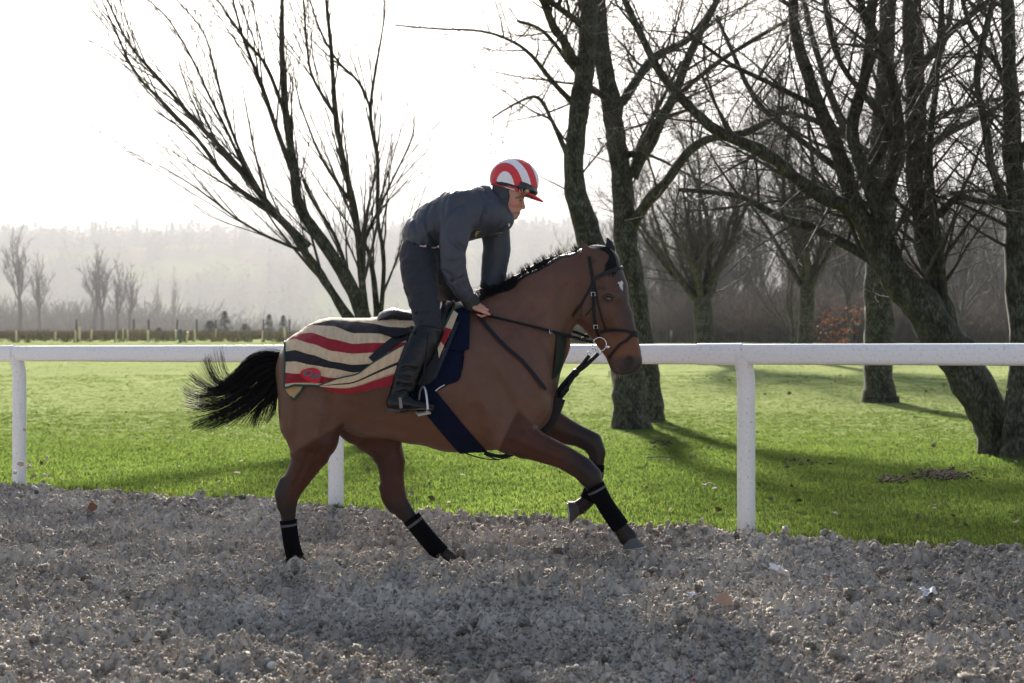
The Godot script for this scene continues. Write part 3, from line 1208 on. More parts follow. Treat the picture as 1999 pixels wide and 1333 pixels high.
	surveyed_tree("leaning_tree", "big leaning tree at the right whose trunk splits into many limbs", Vector2(1955, 888), 19.2, [
		[0.0, [1958, 895, 42], [1945, 850, 38], [1920, 790, 38], [1880, 720, 38], [1845, 665, 40], [1795, 590, 36], [1740, 525, 28], [1700, 460, 22], [1668, 400, 17], [1640, 300, 15], [1600, 210, 14], [1570, 120, 12], [1552, 50, 11], [1550, 0, 10]],
		[1.2, [1735, 520, 20], [1670, 415, 15], [1610, 385, 14], [1550, 345, 12], [1500, 300, 11], [1400, 255, 10], [1330, 190, 9], [1280, 125, 8], [1220, 0, 6]],
		[-0.8, [1850, 665, 26], [1832, 600, 25], [1822, 540, 24], [1803, 425, 22], [1790, 300, 21], [1785, 150, 20], [1780, 0, 18]],
		[0.6, [1760, 550, 18], [1725, 440, 15], [1690, 345, 13], [1665, 250, 12], [1690, 150, 11], [1700, 50, 9], [1705, 0, 9]],
		[-1.4, [1740, 530, 12], [1675, 490, 11], [1600, 450, 9], [1515, 420, 8], [1450, 385, 6], [1390, 375, 5], [1325, 370, 4]],
		[0.9, [1840, 600, 9], [1838, 515, 8], [1826, 425, 8], [1815, 300, 7], [1830, 150, 6], [1840, 0, 5]],
		[1.5, [1700, 450, 12], [1740, 330, 11], [1755, 240, 10], [1735, 130, 9], [1690, 30, 8], [1680, 0, 7]],
		[-1.0, [1790, 300, 9], [1850, 260, 7], [1900, 235, 6], [1999, 180, 5]],
		[0.7, [1835, 420, 9], [1870, 385, 7], [1920, 393, 6], [1999, 395, 5]],
		[-0.6, [1785, 150, 10], [1830, 90, 8], [1880, 40, 6], [1930, 0, 5]],
		[1.8, [1600, 210, 7], [1500, 160, 5], [1420, 120, 4], [1340, 60, 3]],
		[-1.6, [1665, 350, 8], [1560, 270, 6], [1480, 200, 5], [1430, 100, 4], [1400, 30, 3]],
		[0.8, [1690, 345, 8], [1730, 250, 7], [1640, 120, 5], [1610, 0, 5]],
	], h3, "", 0.4, 4)
	surveyed_tree("straight_tree", "upright trunk cut by the right edge, rising beside the big leaning tree", Vector2(1985, 905), 18.7, [
		[0.0, [1985, 910, 34], [1992, 800, 28], [1998, 700, 27], [1992, 560, 27], [1988, 460, 25], [1985, 380, 21], [1978, 280, 18], [1972, 160, 15], [1968, 0, 12]],
		[0.7, [1982, 430, 12], [1960, 390, 9], [1935, 320, 9], [1925, 250, 8], [1908, 150, 7], [1925, 60, 6], [1940, 0, 5]],
		[-0.7, [1975, 220, 8], [1950, 130, 6], [1900, 60, 5], [1880, 0, 4]],
		[1.0, [1985, 330, 8], [2030, 220, 7], [2080, 100, 5]],
	], h3, "", 0.4, 5)

	# the straight trunk standing further back on the lawn
	surveyed_tree("lawn_tree", "straight dark trunk standing alone on the lawn under the right part of the rail", Vector2(1718, 775), 33.0, [
		[0.0, [1718, 782, 34], [1717, 740, 29], [1714, 600, 27], [1717, 500, 25], [1725, 420, 24], [1722, 300, 23], [1728, 150, 18], [1735, 0, 14]],
		[0.8, [1715, 520, 10], [1680, 440, 8], [1640, 390, 6], [1580, 340, 4]],
		[-0.9, [1725, 430, 12], [1690, 330, 10], [1640, 230, 8], [1600, 120, 6], [1570, 0, 5]],
		[0.7, [1725, 400, 12], [1770, 280, 10], [1810, 180, 8], [1850, 60, 6], [1860, 0, 5]],
		[-1.2, [1722, 330, 9], [1660, 270, 7], [1580, 230, 6], [1500, 215, 4]],
		[1.3, [1722, 300, 9], [1790, 250, 7], [1880, 210, 5], [1960, 190, 4]],
		[0.3, [1730, 480, 8], [1770, 420, 6], [1850, 380, 5], [1930, 370, 3]],
	], h2, "", 0.35, 6)

	# further trees with low crowns, seen over the rail
	var h4 := Habit.new()
	h4.spread = 0.75; h4.rise = 0.22; h4.wander = 0.15
	h4.per = [3.2, 4.6, 4.5]; h4.reach = [1.7, 0.8, 0.4]; h4.thin = 0.0060; h4.most = 7000
	var g5 := ground_at(1375, 706)
	var t5 := grown_tree("round_crowned_tree", "bare round-crowned tree with short thick trunk, seen right of the horse's nose", g5, 9.6, 2.2, 0.34, 0.85, 14, h4, "bare trees beyond the lawn", 11)
	var g6 := ground_at(1568, 706)
	var t6 := grown_tree("round_crowned_tree", "bare dark-trunked tree behind the long low limb of the leaning tree", g6, 10.4, 2.6, 0.27, 0.75, 12, h4, "bare trees beyond the lawn", 12)
	var h5 := Habit.new()
	h5.spread = 0.6; h5.rise = 0.3; h5.wander = 0.16
	h5.per = [2.3, 3.2, 3.0]; h5.reach = [1.1, 0.6, 0.4]; h5.thin = 0.010; h5.most = 2500
	var bg := [[1546, 700, 58.0, 5.5, "slim twin stem close against the dark-trunked tree"], [1660, 690, 66.0, 8.0, "slim grey tree behind the orange-leaved shrub"], [1690, 690, 74.0, 9.0, "thin tree seen left of the straight lawn trunk"], [1880, 690, 68.0, 8.5, "grey tree seen between the leaning tree's stem and the right edge"], [1480, 688, 80.0, 8.0, "far bare tree between the two round-crowned trees"], [1300, 688, 84.0, 7.5, "far bare tree left of the round-crowned tree"], [1780, 688, 84.0, 10.0, "far bare tree under the leaning tree's crown"], [1960, 688, 78.0, 10.0, "far bare tree in front of the right edge trunk"], [1620, 686, 92.0, 10.0, "farthest bare tree above the orange-leaved shrub"], [1420, 686, 95.0, 9.5, "farthest bare tree right of the round-crowned tree"], [1230, 686, 96.0, 8.5, "farthest bare tree hidden behind the forked trunk"], [1100, 672, 98.0, 6.5, "small bare tree in the haze between rider and trunks"], [1060, 670, 108.0, 6.0, "hazy small tree nearest the rider's chest"], [1160, 672, 104.0, 8.0, "hazy bare tree between the two lichened trunks"]]
	var proto := grown_tree("woodland_tree", "slim bare tree in the haze", Vector3.ZERO, 8.0, 1.3, 0.13, 0.62, 9, h5, "woodland trees", 21)
	var proto2 := grown_tree("woodland_tree", "slim bare tree in the haze", Vector3.ZERO, 8.0, 2.2, 0.11, 0.5, 7, h5, "woodland trees", 22)
	for i in bg.size():
		var b: Array = bg[i]
		var x: float = (b[0] - 999.5) * b[2] / FOCAL
		var z: float = EYE.z - b[2]
		var at := Vector3(x, ground_y(x, z) - 0.1, z)
		if i < 2:
			var o: Node3D = proto if i == 0 else proto2
			o.position = at
			o.scale = Vector3.ONE * b[3] / 8.0
			o.set_meta("label", b[4])
		else:
			copy_of(proto if i % 2 else proto2, at, i * 1.7, b[3] / 8.0, b[4])

	# the wood behind, a mass of bare crowns
	var mass := Shape.new()
	for o in [proto, proto2]:
		for k in 3:
			var am: ArrayMesh = (o.get_child(k) as MeshInstance3D).mesh
			var ar := am.surface_get_arrays(0)
			var first := mass.v.size()
			var sh := Vector3(0, 0, 0) if o == proto else Vector3(2.2, 0, 1.5)
			for q in ar[Mesh.ARRAY_VERTEX].size():
				mass.vert(ar[Mesh.ARRAY_VERTEX][q] + sh, ar[Mesh.ARRAY_NORMAL][q])
			for q in ar[Mesh.ARRAY_INDEX]: mass.ix.append(first + q)
	var where := []
	rng.seed = 85
	for i in 110:
		var d := rng.randf_range(92.0, 135.0)
		var px := rng.randf_range(1120.0, 2750.0)
		var x := (px - 999.5) * d / FOCAL
		var z := EYE.z - d
		var k := rng.randf_range(0.9, 1.5) * lerpf(0.75, 1.0, smoothstep(1150.0, 1400.0, px))
		where.append(Transform3D(Basis.from_euler(Vector3(0, rng.randf() * TAU, 0)).scaled(Vector3.ONE * k), Vector3(x, ground_y(x, z) - 0.2, z)))
	scatter(self, "bare_wood", mass.mesh(), far_bark, where)

	# hazy trees at the left
	var left := [[38, 647, 150.0, 10.4, "tall hazy bare tree at the left edge of the photo"], [78, 650, 152.0, 7.9, "smaller hazy tree just right of the left edge tree"], [184, 655, 155.0, 9.2, "leftmost of the four hazy trees above the left rail"], [200, 655, 150.0, 8.4, "hazy tree second from left in the group of four"], [230, 655, 152.0, 7.4, "hazy tree third from left in the group of four"], [252, 655, 154.0, 7.1, "hazy rightmost tree of the group of four"], [310, 655, 190.0, 7.1, "left one of two faint narrow saplings"], [338, 655, 190.0, 7.6, "right one of two faint narrow saplings"]]
	var h6 := Habit.new()
	h6.spread = 0.5; h6.rise = 0.3; h6.wander = 0.2
	h6.per = [2.2, 3.4, 3.2]; h6.reach = [1.4, 0.75, 0.42]; h6.thin = 0.013; h6.most = 1800
	var lp := grown_tree("hazy_tree", "hazy bare tree", Vector3.ZERO, 8.0, 2.4, 0.16, 0.45, 8, h6, "hazy trees above the left rail", 31, far_bark)
	for i in left.size():
		var b: Array = left[i]
		var x: float = (b[0] - 999.5) * b[2] / FOCAL
		var z: float = EYE.z - b[2]
		var at := Vector3(x, P(b[0], b[1], z).y, z)
		var o := lp if i == 0 else copy_of(lp, at, i * 2.3, b[3] / 8.0, b[4])
		o.position = at
		o.set_meta("label", b[4])
		var thin := 0.45 if i >= 6 else 1.0
		o.scale = Vector3(thin, 1, thin) * b[3] / 8.0

	build_woods()

func build_woods() -> void:
	# the scrub and bramble under the trees, past the lawn
	rng.seed = 81
	var hs := Habit.new()
	hs.spread = 0.7; hs.rise = 0.2; hs.wander = 0.3
	hs.per = [3.0, 5.0, 5.0]; hs.reach = [0.8, 0.5, 0.3]; hs.thin = 0.006; hs.sides = [3, 3, 3]; hs.most = 420
	var bush := Shape.new()
	shoots = 0
	for i in 16:
		var a := rng.randf() * TAU
		var d := Vector3(cos(a) * 0.7, rng.randf_range(0.5, 1.4), sin(a) * 0.7).normalized()
		shoot(bush, Vector3(rng.randf_range(-0.5, 0.5), 0, rng.randf_range(-0.5, 0.5)), d, rng.randf_range(0.9, 1.8), 0.018, 0, hs)
	var where := []
	var cols := PackedColorArray()
	for i in 7600:
		var d := rng.randf_range(70.0, 128.0)
		var px := rng.randf_range(-800.0, 2800.0)
		if px < 760.0 and d < 100.0: continue
		var x := (px - 999.5) * d / FOCAL
		var z := EYE.z - d
		var k := rng.randf_range(0.5, 1.05) * lerpf(0.6, 1.6, smoothstep(900.0, 1500.0, px)) * lerpf(1.0, 1.5, smoothstep(85.0, 128.0, d))
		if px < 760.0: k *= 0.36
		where.append(Transform3D(Basis.from_euler(Vector3(0, rng.randf() * TAU, 0)).scaled(Vector3(k, k * rng.randf_range(0.7, 1.2), k)), Vector3(x, ground_y(x, z) - 0.1, z)))
		cols.append(Color(0.105, 0.082, 0.062) * rng.randf_range(0.6, 1.25))
	# taller thickets below the crest on the left, thinning out towards the rider
	for i in 1700:
		var d := rng.randf_range(170.0, 260.0)
		var px := rng.randf_range(-120.0, 1100.0)
		var x := (px - 999.5) * d / FOCAL
		var z := EYE.z - d
		var topx := table(px, [-120, 120, 280, 420, 600, 1100], [572, 590, 588, 618, 630, 640]) + rng.randf_range(0.0, 46.0) + 10.0 * n_hill.get_noise_2d(px * 3.0, 5.0)
		var gy := ground_y(x, z)
		var k := (P(px, topx, z).y - gy) / 1.7
		if k < 0.3: continue
		where.append(Transform3D(Basis.from_euler(Vector3(0, rng.randf() * TAU, 0)).scaled(Vector3(k * 0.8, k, k * 0.8)), Vector3(x, gy - 0.1, z)))
		cols.append(Color(0.12, 0.095, 0.075).lerp(Color(0.07, 0.085, 0.05), rng.randf() * 0.5) * rng.randf_range(0.7, 1.3))
	scatter(self, "scrub", bush.mesh(), vmat(0.9), where, cols)
	# dead bracken and rough grass low down
	var frond := Shape.new()
	for b in 14:
		var a := rng.randf() * TAU
		var o := Vector3(cos(a), 0, sin(a))
		var q := Vector3(-sin(a), 0, cos(a)) * 0.05
		var at := o * rng.randf() * 0.25
		var hh := rng.randf_range(0.25, 0.6)
		var f := frond.v.size()
		frond.vert(at - q, Vector3.UP); frond.vert(at + q, Vector3.UP); frond.vert(at + o * 0.3 + Vector3.UP * hh, Vector3.UP)
		frond.tri(f, f + 1, f + 2)
	where = []
	cols = PackedColorArray()
	for i in 22000:
		var d := rng.randf_range(69.0, 112.0)
		var px := rng.randf_range(-800.0, 2800.0)
		if px < 760.0 and d < 69.0 + 6.0 * rng.randf(): continue
		var x := (px - 999.5) * d / FOCAL
		var z := EYE.z - d
		var k := rng.randf_range(0.5, 1.2) * (0.55 if px < 760.0 else 1.2)
		where.append(Transform3D(Basis.from_euler(Vector3(0, rng.randf() * TAU, 0)).scaled(Vector3.ONE * k), Vector3(x, ground_y(x, z) - 0.05, z)))
		cols.append(Color(0.15, 0.11, 0.06).lerp(Color(0.11, 0.12, 0.05), rng.randf()) * rng.randf_range(0.7, 1.2) * (2.0 if px < 760.0 else 1.0))
	var fm := vmat(0.9)
	fm.backlight_enabled = true
	fm.backlight = Color(0.5, 0.5, 0.4)
	scatter(self, "rough_grass", frond.mesh(), fm, where, cols)

	# the wooded hill across the valley
	for kind in 2:
		var s := Shape.new()
		for i in 130:
			var y := rng.randf()
			var r := (0.42 * sqrt(maxf(0.0, sin(PI * clampf(y * 0.8 + 0.15, 0.0, 1.0)))) if kind == 0 else 0.30 * (1.0 - y)) * sqrt(rng.randf())
			var a := rng.randf() * TAU
			var c := Vector3(cos(a) * r, y, sin(a) * r)
			var e := Vector3(rng.randf_range(-1, 1), rng.randf_range(-1, 1), rng.randf_range(-1, 1)).normalized() * 0.09
			var g := Vector3(rng.randf_range(-1, 1), rng.randf_range(-1, 1), rng.randf_range(-1, 1)).normalized() * 0.09
			var f := s.v.size()
			var nn := (Vector3(c.x, (y - 0.5) * 0.5, c.z)).normalized()
			s.vert(c, nn); s.vert(c + e, nn); s.vert(c + g, nn)
			s.tri(f, f + 1, f + 2)
		s.tube([Vector3.ZERO, Vector3(0, 0.6, 0)], [0.02, 0.008], 4, false)
		where = []
		cols = PackedColorArray()
		for i in (4200 if kind == 0 else 1500):
			var d := rng.randf_range(330.0, 640.0) if i % 3 else rng.randf_range(600.0, 646.0)
			var x := rng.randf_range(-0.8, 0.8) * d
			var z := EYE.z - d
			if d < 595.0 and d > 420.0 and n_hill.get_noise_2d(x * 1.4, z * 1.4) > 0.06: continue
			var k := rng.randf_range(5.0, 9.0) * (1.0 if kind == 0 else 1.25)
			where.append(Transform3D(Basis.from_euler(Vector3(0, rng.randf() * TAU, 0)).scaled(Vector3(k, k, k)), Vector3(x, ground_y(x, z) - 0.4, z)))
			cols.append((Color(0.085, 0.07, 0.05) if kind == 0 else Color(0.04, 0.055, 0.03)) * rng.randf_range(0.75, 1.25))
		scatter(self, "far_woodland" if kind == 0 else "far_conifers", s.mesh(), vmat(0.9), where, cols)

func build_verge() -> void:
	# young trees in pale shelter tubes, with the dark posts of a wire fence behind
	var tube := Shape.new()
	tube.tube([Vector3(0, -0.1, 0), Vector3(0, 0.3, 0), Vector3(0, 0.66, 0)], [0.062, 0.062, 0.066], 10, true)
	var tm := mat(lin(0.46, 0.44, 0.31), 0.6)
	tm.backlight_enabled = true
	tm.backlight = Color(0.6, 0.6, 0.45)
	var stake := Shape.new()
	stake.box(Vector3(0.09, 0.25, 0), Vector3(0.04, 0.8, 0.04))
	var sm := mat(lin(0.16, 0.12, 0.08), 0.9)
	var places := [[32, 666, "pale tree shelter tube nearest the left edge"], [108, 667, "squat pale shelter tube left of the twin tubes"], [147, 668, "shorter of the two pale shelter tubes standing together"], [155, 667, "taller of the two pale shelter tubes standing together"], [178, 666, "pale shelter tube right of the twin tubes"], [225, 665, "pale shelter tube leaning under the four hazy trees"], [241, 665, "pale shelter tube beside the leaning one"], [250, 663, "small pale shelter tube left of the yellow gorse"], [289, 668, "pale shelter tube right of the yellow gorse"], [343, 665, "pale shelter tube left of the dark green tube"], [364, 664, "pale shelter tube right of the dark green tube"], [381, 668, "pale shelter tube above the horse's tail lock"], [420, 667, "pale shelter tube above the root of the tail"], [513, 664, "pale shelter tube left of the striped rug"], [556, 658, "tall pale shelter tube touching the rug's rear edge"], [1310, 672, "pale shelter tube right of the horse's nose over the rail"], [1456, 672, "pale shelter tube above the right rail post"]]
	var first: Node3D
	for i in places.size():
		var q: Array = places[i]
		var d := 70.0 + (i * 7 % 5) * 0.7
		var z := EYE.z - d
		var at := P(q[0], q[1], z)
		at.y = ground_y(at.x, z)
		var t: Node3D
		if first == null:
			t = thing("tree_shelter", q[2], "tree shelter", at, "pale tree shelters on the verge")
			part(t, "tube", tube, tm)
			part(t, "stake", stake, sm)
			first = t
		else:
			t = copy_of(first, at, i * 0.9, 1.0, q[2])
		t.rotation = Vector3(0, i * 0.9, [0.0, -0.02, 0.03, 0.0, 0.02, 0.14, -0.03, 0.05, 0.0, 0.1, 0.18, -0.04, 0.06, 0.0, 0.02, 0.0, 0.03][i])
		t.scale = Vector3.ONE * 0.82 * [1.0, 0.85, 0.85, 1.25, 1.0, 0.95, 1.1, 0.9, 1.0, 0.95, 0.9, 1.0, 1.0, 0.95, 1.2, 1.0, 1.0][i]
	var gt := copy_of(first, Vector3(P(351, 671, EYE.z - 69.5).x, ground_y(P(351, 671, EYE.z - 69.5).x, EYE.z - 69.5), EYE.z - 69.5), 0.4, 0.9, "dark green shelter tube among the pale ones")
	var gm := mat(lin(0.02, 0.09, 0.07), 0.5)
	(gt.get_child(0) as MeshInstance3D).material_override = gm
	var post := Shape.new()
	post.tube([Vector3(0, -0.2, 0), Vector3(0, 0.5, 0), Vector3(0, 1.15, 0)], [0.06, 0.055, 0.055], 8, true)
	var pm := mat(lin(0.06, 0.05, 0.045), 0.9)
	var spots := [[149, "dark fence post above the twin shelter tubes"], [261, "dark fence post beside the yellow gorse"], [290, "dark fence post above the tube right of the gorse"], [343, "dark fence post under the two faint saplings"], [384, "dark fence post above the tail lock"], [421, "dark fence post by the round evergreen bush"], [514, "dark fence post left of the rug"], [565, "dark fence post at the rug's rear edge"]]
	var fp: Node3D
	for i in spots.size():
		var at := P(spots[i][0], 652, EYE.z - 95.0)
		at.y = ground_y(at.x, at.z) - 0.2
		if fp == null:
			fp = single("fence_post", spots[i][1], "fence post", post, pm, at, "dark posts of the wire fence")
		else:
			copy_of(fp, at, i, 1.0, spots[i][1])
		if i == 3: get_child(get_child_count() - 1).rotation.z = 0.1
	# small evergreens and gorse on the verge
	rng.seed = 91
	var spruce := Shape.new()
	for i in 420:
		var y := rng.randf()
		var r := 0.42 * (1.05 - y) * sqrt(rng.randf())
		var a := rng.randf() * TAU
		var c := Vector3(cos(a) * r, 0.06 + y * 0.94, sin(a) * r)
		var e := Vector3(cos(a), -0.25, sin(a)) * 0.13
		var g := Vector3(-sin(a), 0.1, cos(a)) * 0.05
		var f := spruce.v.size()
		var nn := Vector3(cos(a), 0.5, sin(a)).normalized()
		spruce.vert(c - g, nn); spruce.vert(c + g, nn); spruce.vert(c + e, nn)
		spruce.tri(f, f + 1, f + 2)
	var st := Shape.new()
	st.tube([Vector3(0, -0.05, 0), Vector3(0, 0.9, 0)], [0.03, 0.008], 6, false)
	var gm2 := mat(lin(0.035, 0.060, 0.030), 0.8)
	var ev := [[438, 650, 1.5, "small hazy conifer left of the rug"], [525, 652, 1.35, "small hazy conifer nearest the rug's rear edge"], [553, 650, 1.2, "lower hazy conifer touching the rug's outline"], [478, 652, 0.7, "low round evergreen bush between the conifers"], [410, 652, 0.9, "low dark evergreen bush above the tail"], [310, 655, 0.55, "tiny dark bush right of the yellow gorse"]]
	var e0: Node3D
	for i in ev.size():
		var q: Array = ev[i]
		var at := P(q[0], q[1], EYE.z - 104.0)
		var t: Node3D
		if e0 == null:
			t = thing("small_conifer", q[3], "conifer", at, "small evergreens on the verge")
			part(t, "foliage", spruce, gm2)
			part(t, "stem", st, sm)
			e0 = t
		else:
			t = copy_of(e0, at, i * 1.3, 1.0, q[3])
		t.scale = Vector3(1.0 if i < 3 else 2.2, 1.0, 1.0 if i < 3 else 2.2) * q[2]
	var gorse := Shape.new()
	for i in 500:
		var dd := Vector3(rng.randfn(), absf(rng.randfn()), rng.randfn()) * 0.28
		var e := Vector3(rng.randf_range(-1, 1), rng.randf_range(-1, 1), rng.randf_range(-1, 1)) * 0.07
		var g := Vector3(rng.randf_range(-1, 1), rng.randf_range(-1, 1), rng.randf_range(-1, 1)) * 0.05
		var f := gorse.v.size()
		gorse.tint = Color(0.34, 0.27, 0.04) if rng.randf() < 0.5 else Color(0.10, 0.13, 0.04)
		for p in [dd, dd + e, dd + g]: gorse.vert(p, dd.normalized())
		gorse.tri(f, f + 1, f + 2)
	var gs := thing("gorse_bush", "small yellow-flowered gorse bush on the verge left of the tail", "bush", P(275, 656, EYE.z - 90.0))
	part(gs, "foliage", gorse, vmat(0.8))
	var gst := Shape.new()
	gst.tube([Vector3(0, -0.2, 0), Vector3(0, 0.4, 0)], [0.03, 0.01], 5, false)
	part(gs, "stem", gst, sm)
	# the shrub that has kept its orange leaves
	var sh := thing("leafy_shrub", "young shrub with withered orange leaves in front of the woodland at right", "shrub", ground_at(1640, 705) + Vector3(0, 0, 0.5))
	var lv := Shape.new()
	var sw := Shape.new()
	for i in 9:
		var a := rng.randf() * TAU
		var pts := [Vector3(0, 0, 0)]
		var d := Vector3(cos(a) * 0.55, 1, sin(a) * 0.4).normalized()
		for k in 5:
			d = (d + Vector3(rng.randf_range(-1, 1), rng.randf_range(-0.6, 0.4), rng.randf_range(-1, 1)) * 0.3).normalized()
			pts.append((pts[-1] as Vector3) + d * 0.36)
			if k > 0:
				for j in 11:
					var c: Vector3 = (pts[-1] as Vector3) + Vector3(rng.randfn(), rng.randfn() * 0.6, rng.randfn()) * 0.13
					var e := Vector3(rng.randf_range(-1, 1), rng.randf_range(-1, 0.5), rng.randf_range(-1, 1)).normalized() * 0.055
					var g := e.cross(Vector3(rng.randf_range(-1, 1), 1, rng.randf_range(-1, 1))).normalized() * 0.022
					var f := lv.v.size()
					var nn := e.cross(g).normalized()
					lv.tint = Color(0.34, 0.185, 0.10) * rng.randf_range(0.7, 1.3)
					lv.vert(c, nn); lv.vert(c + e * 0.5 + g, nn); lv.vert(c + e, nn); lv.vert(c + e * 0.5 - g, nn)
					lv.tri(f, f + 1, f + 2); lv.tri(f, f + 2, f + 3)
		sw.tube(pts, taper(6, 0.012, 0.004), 4, false)
	var lm := vmat(0.7)
	lm.backlight_enabled = true
	lm.backlight = Color(0.8, 0.55, 0.4)
	part(sh, "leaves", lv, lm, "stuff")
	part(sh, "branches", sw, twig_bark)

# ---------- the horse ----------

var horse: Field

func px_of(p: Vector3) -> Vector2:
	var k := K(p.z)
	return Vector2(999.5 + p.x / k, 686.0 - (p.y - EYE.y) / k)

func hv(a: float, b: float, x: float) -> float:
	return smoothstep(a, b, x)

var n_coat := noise(9.0, 101, 3)

func coat(p: Vector3, nn: Vector3) -> Color:
	var s := px_of(p)
	var x := s.x
	var y := s.y
	var body := Color(0.098, 0.050, 0.034)
	var hair := Color(0.046, 0.015, 0.008)
	var black := Color(0.011, 0.010, 0.011)
	var q := n_coat.get_noise_3d(p.x, p.y, p.z)
	var c := body * (1.0 + 0.13 * q + 0.06 * n_coat.get_noise_3d(p.x * 4.0, p.y * 4.0, p.z * 4.0))
	# warmer, longer hair on belly and flank
	c = c.lerp(Color(0.105, 0.044, 0.026), 0.55 * hv(790, 860, y) * hv(640, 680, x) * (1.0 - hv(940, 990, x)))
	# legs were left unclipped: a clean line across thigh and forearm
	var leg := 0.0
	if x < 672.0: leg = hv(-5.0, 5.0, y - table(x, [545, 567, 592, 617, 646, 668], [893, 887, 870, 856, 841, 826]) + 3.0 * q)
	if p.z < -0.02 and y > 806.0 and x < 830.0 and x > 655.0: leg = 1.0
	if y > 890.0 and x < 820.0: leg = 1.0
	if x > 962.0 and p.z > 0.02 and not (x > 1040.0 and y < 838.0): leg = maxf(leg, hv(-5.0, 6.0, y - table(x, [962, 1012, 1062, 1080], [895, 802, 848, 815]) + 3.0 * q))
	if x > 1066.0 and p.z < 0.0 and y > 806.0: leg = 1.0
	c = c.lerp(hair * (1.0 + 0.2 * q), leg)
	# black points
	var dark := 0.0
	if x < 700.0: dark = maxf(hv(960, 1000, y), hv(575, 545, x) * hv(900, 945, y) * 0.9)
	elif x < 900.0 and y > 880.0: dark = maxf(hv(955, 1000, y), 0.35 * hv(770, 745, x))
	elif y > 800.0: dark = hv(1075, 1150, x)
	c = c.lerp(black, clampf(dark, 0.0, 1.0) * 0.92)
	# head and neck
	if x > 1080.0 and y < 760.0:
		c = c.lerp(Color(0.076, 0.035, 0.023), hv(1095, 1150, x))
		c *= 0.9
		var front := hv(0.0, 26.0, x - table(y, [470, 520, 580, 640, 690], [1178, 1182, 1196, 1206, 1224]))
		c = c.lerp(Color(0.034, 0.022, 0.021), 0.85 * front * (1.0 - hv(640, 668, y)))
		c = c.lerp(Color(0.115, 0.046, 0.022), hv(640, 668, y) * (1.0 - hv(690, 705, y)))
		c = c.lerp(Color(0.030, 0.024, 0.024), hv(686, 712, y) * hv(1196, 1220, x))
		c = c.lerp(Color(0.05, 0.042, 0.04), hv(700, 722, y) * (1.0 - hv(1196, 1215, x)) * 0.8)
		var star := Vector2(x - 1213.0, y - 558.0)
		if absf(star.x - star.y * 0.35) < 5.2 - 0.26 * (star.y + 8.0) + 1.5 * q and star.y > -9.0 and star.y < 14.0 and p.z > -0.035: c = Color(0.52, 0.50, 0.48)
		if y < 532.0 + 5.0 * q and p.z < 0.066 and not (p.z > 0.03 and x < 1164.0): c = c.lerp(black, hv(1152, 1164, x) * (1.0 - hv(518, 530, y + 4.0 * q)))
		# round the eye
		c = c.lerp(Color(0.02, 0.014, 0.013), 1.0 - hv(8, 16, Vector2(x - 1187.0, (y - 582.0) * 1.4).length()))
		c = c.lerp(Color(0.012, 0.010, 0.010), 1.0 - hv(7, 13, Vector2((x - 1229.0) * 1.0, (y - 706.0) * 0.8).length()))
	# roots of the mane
	var crest := table(x, [915, 950, 1000, 1060, 1110, 1150], [590, 572, 547, 513, 496, 486])
	if x > 915.0 and x < 1160.0 and p.z < 0.048:
		c = c.lerp(black, 1.0 - hv(20, 38 + 10.0 * hv(985, 940, x), y - crest + 4.0 * q))
	return c

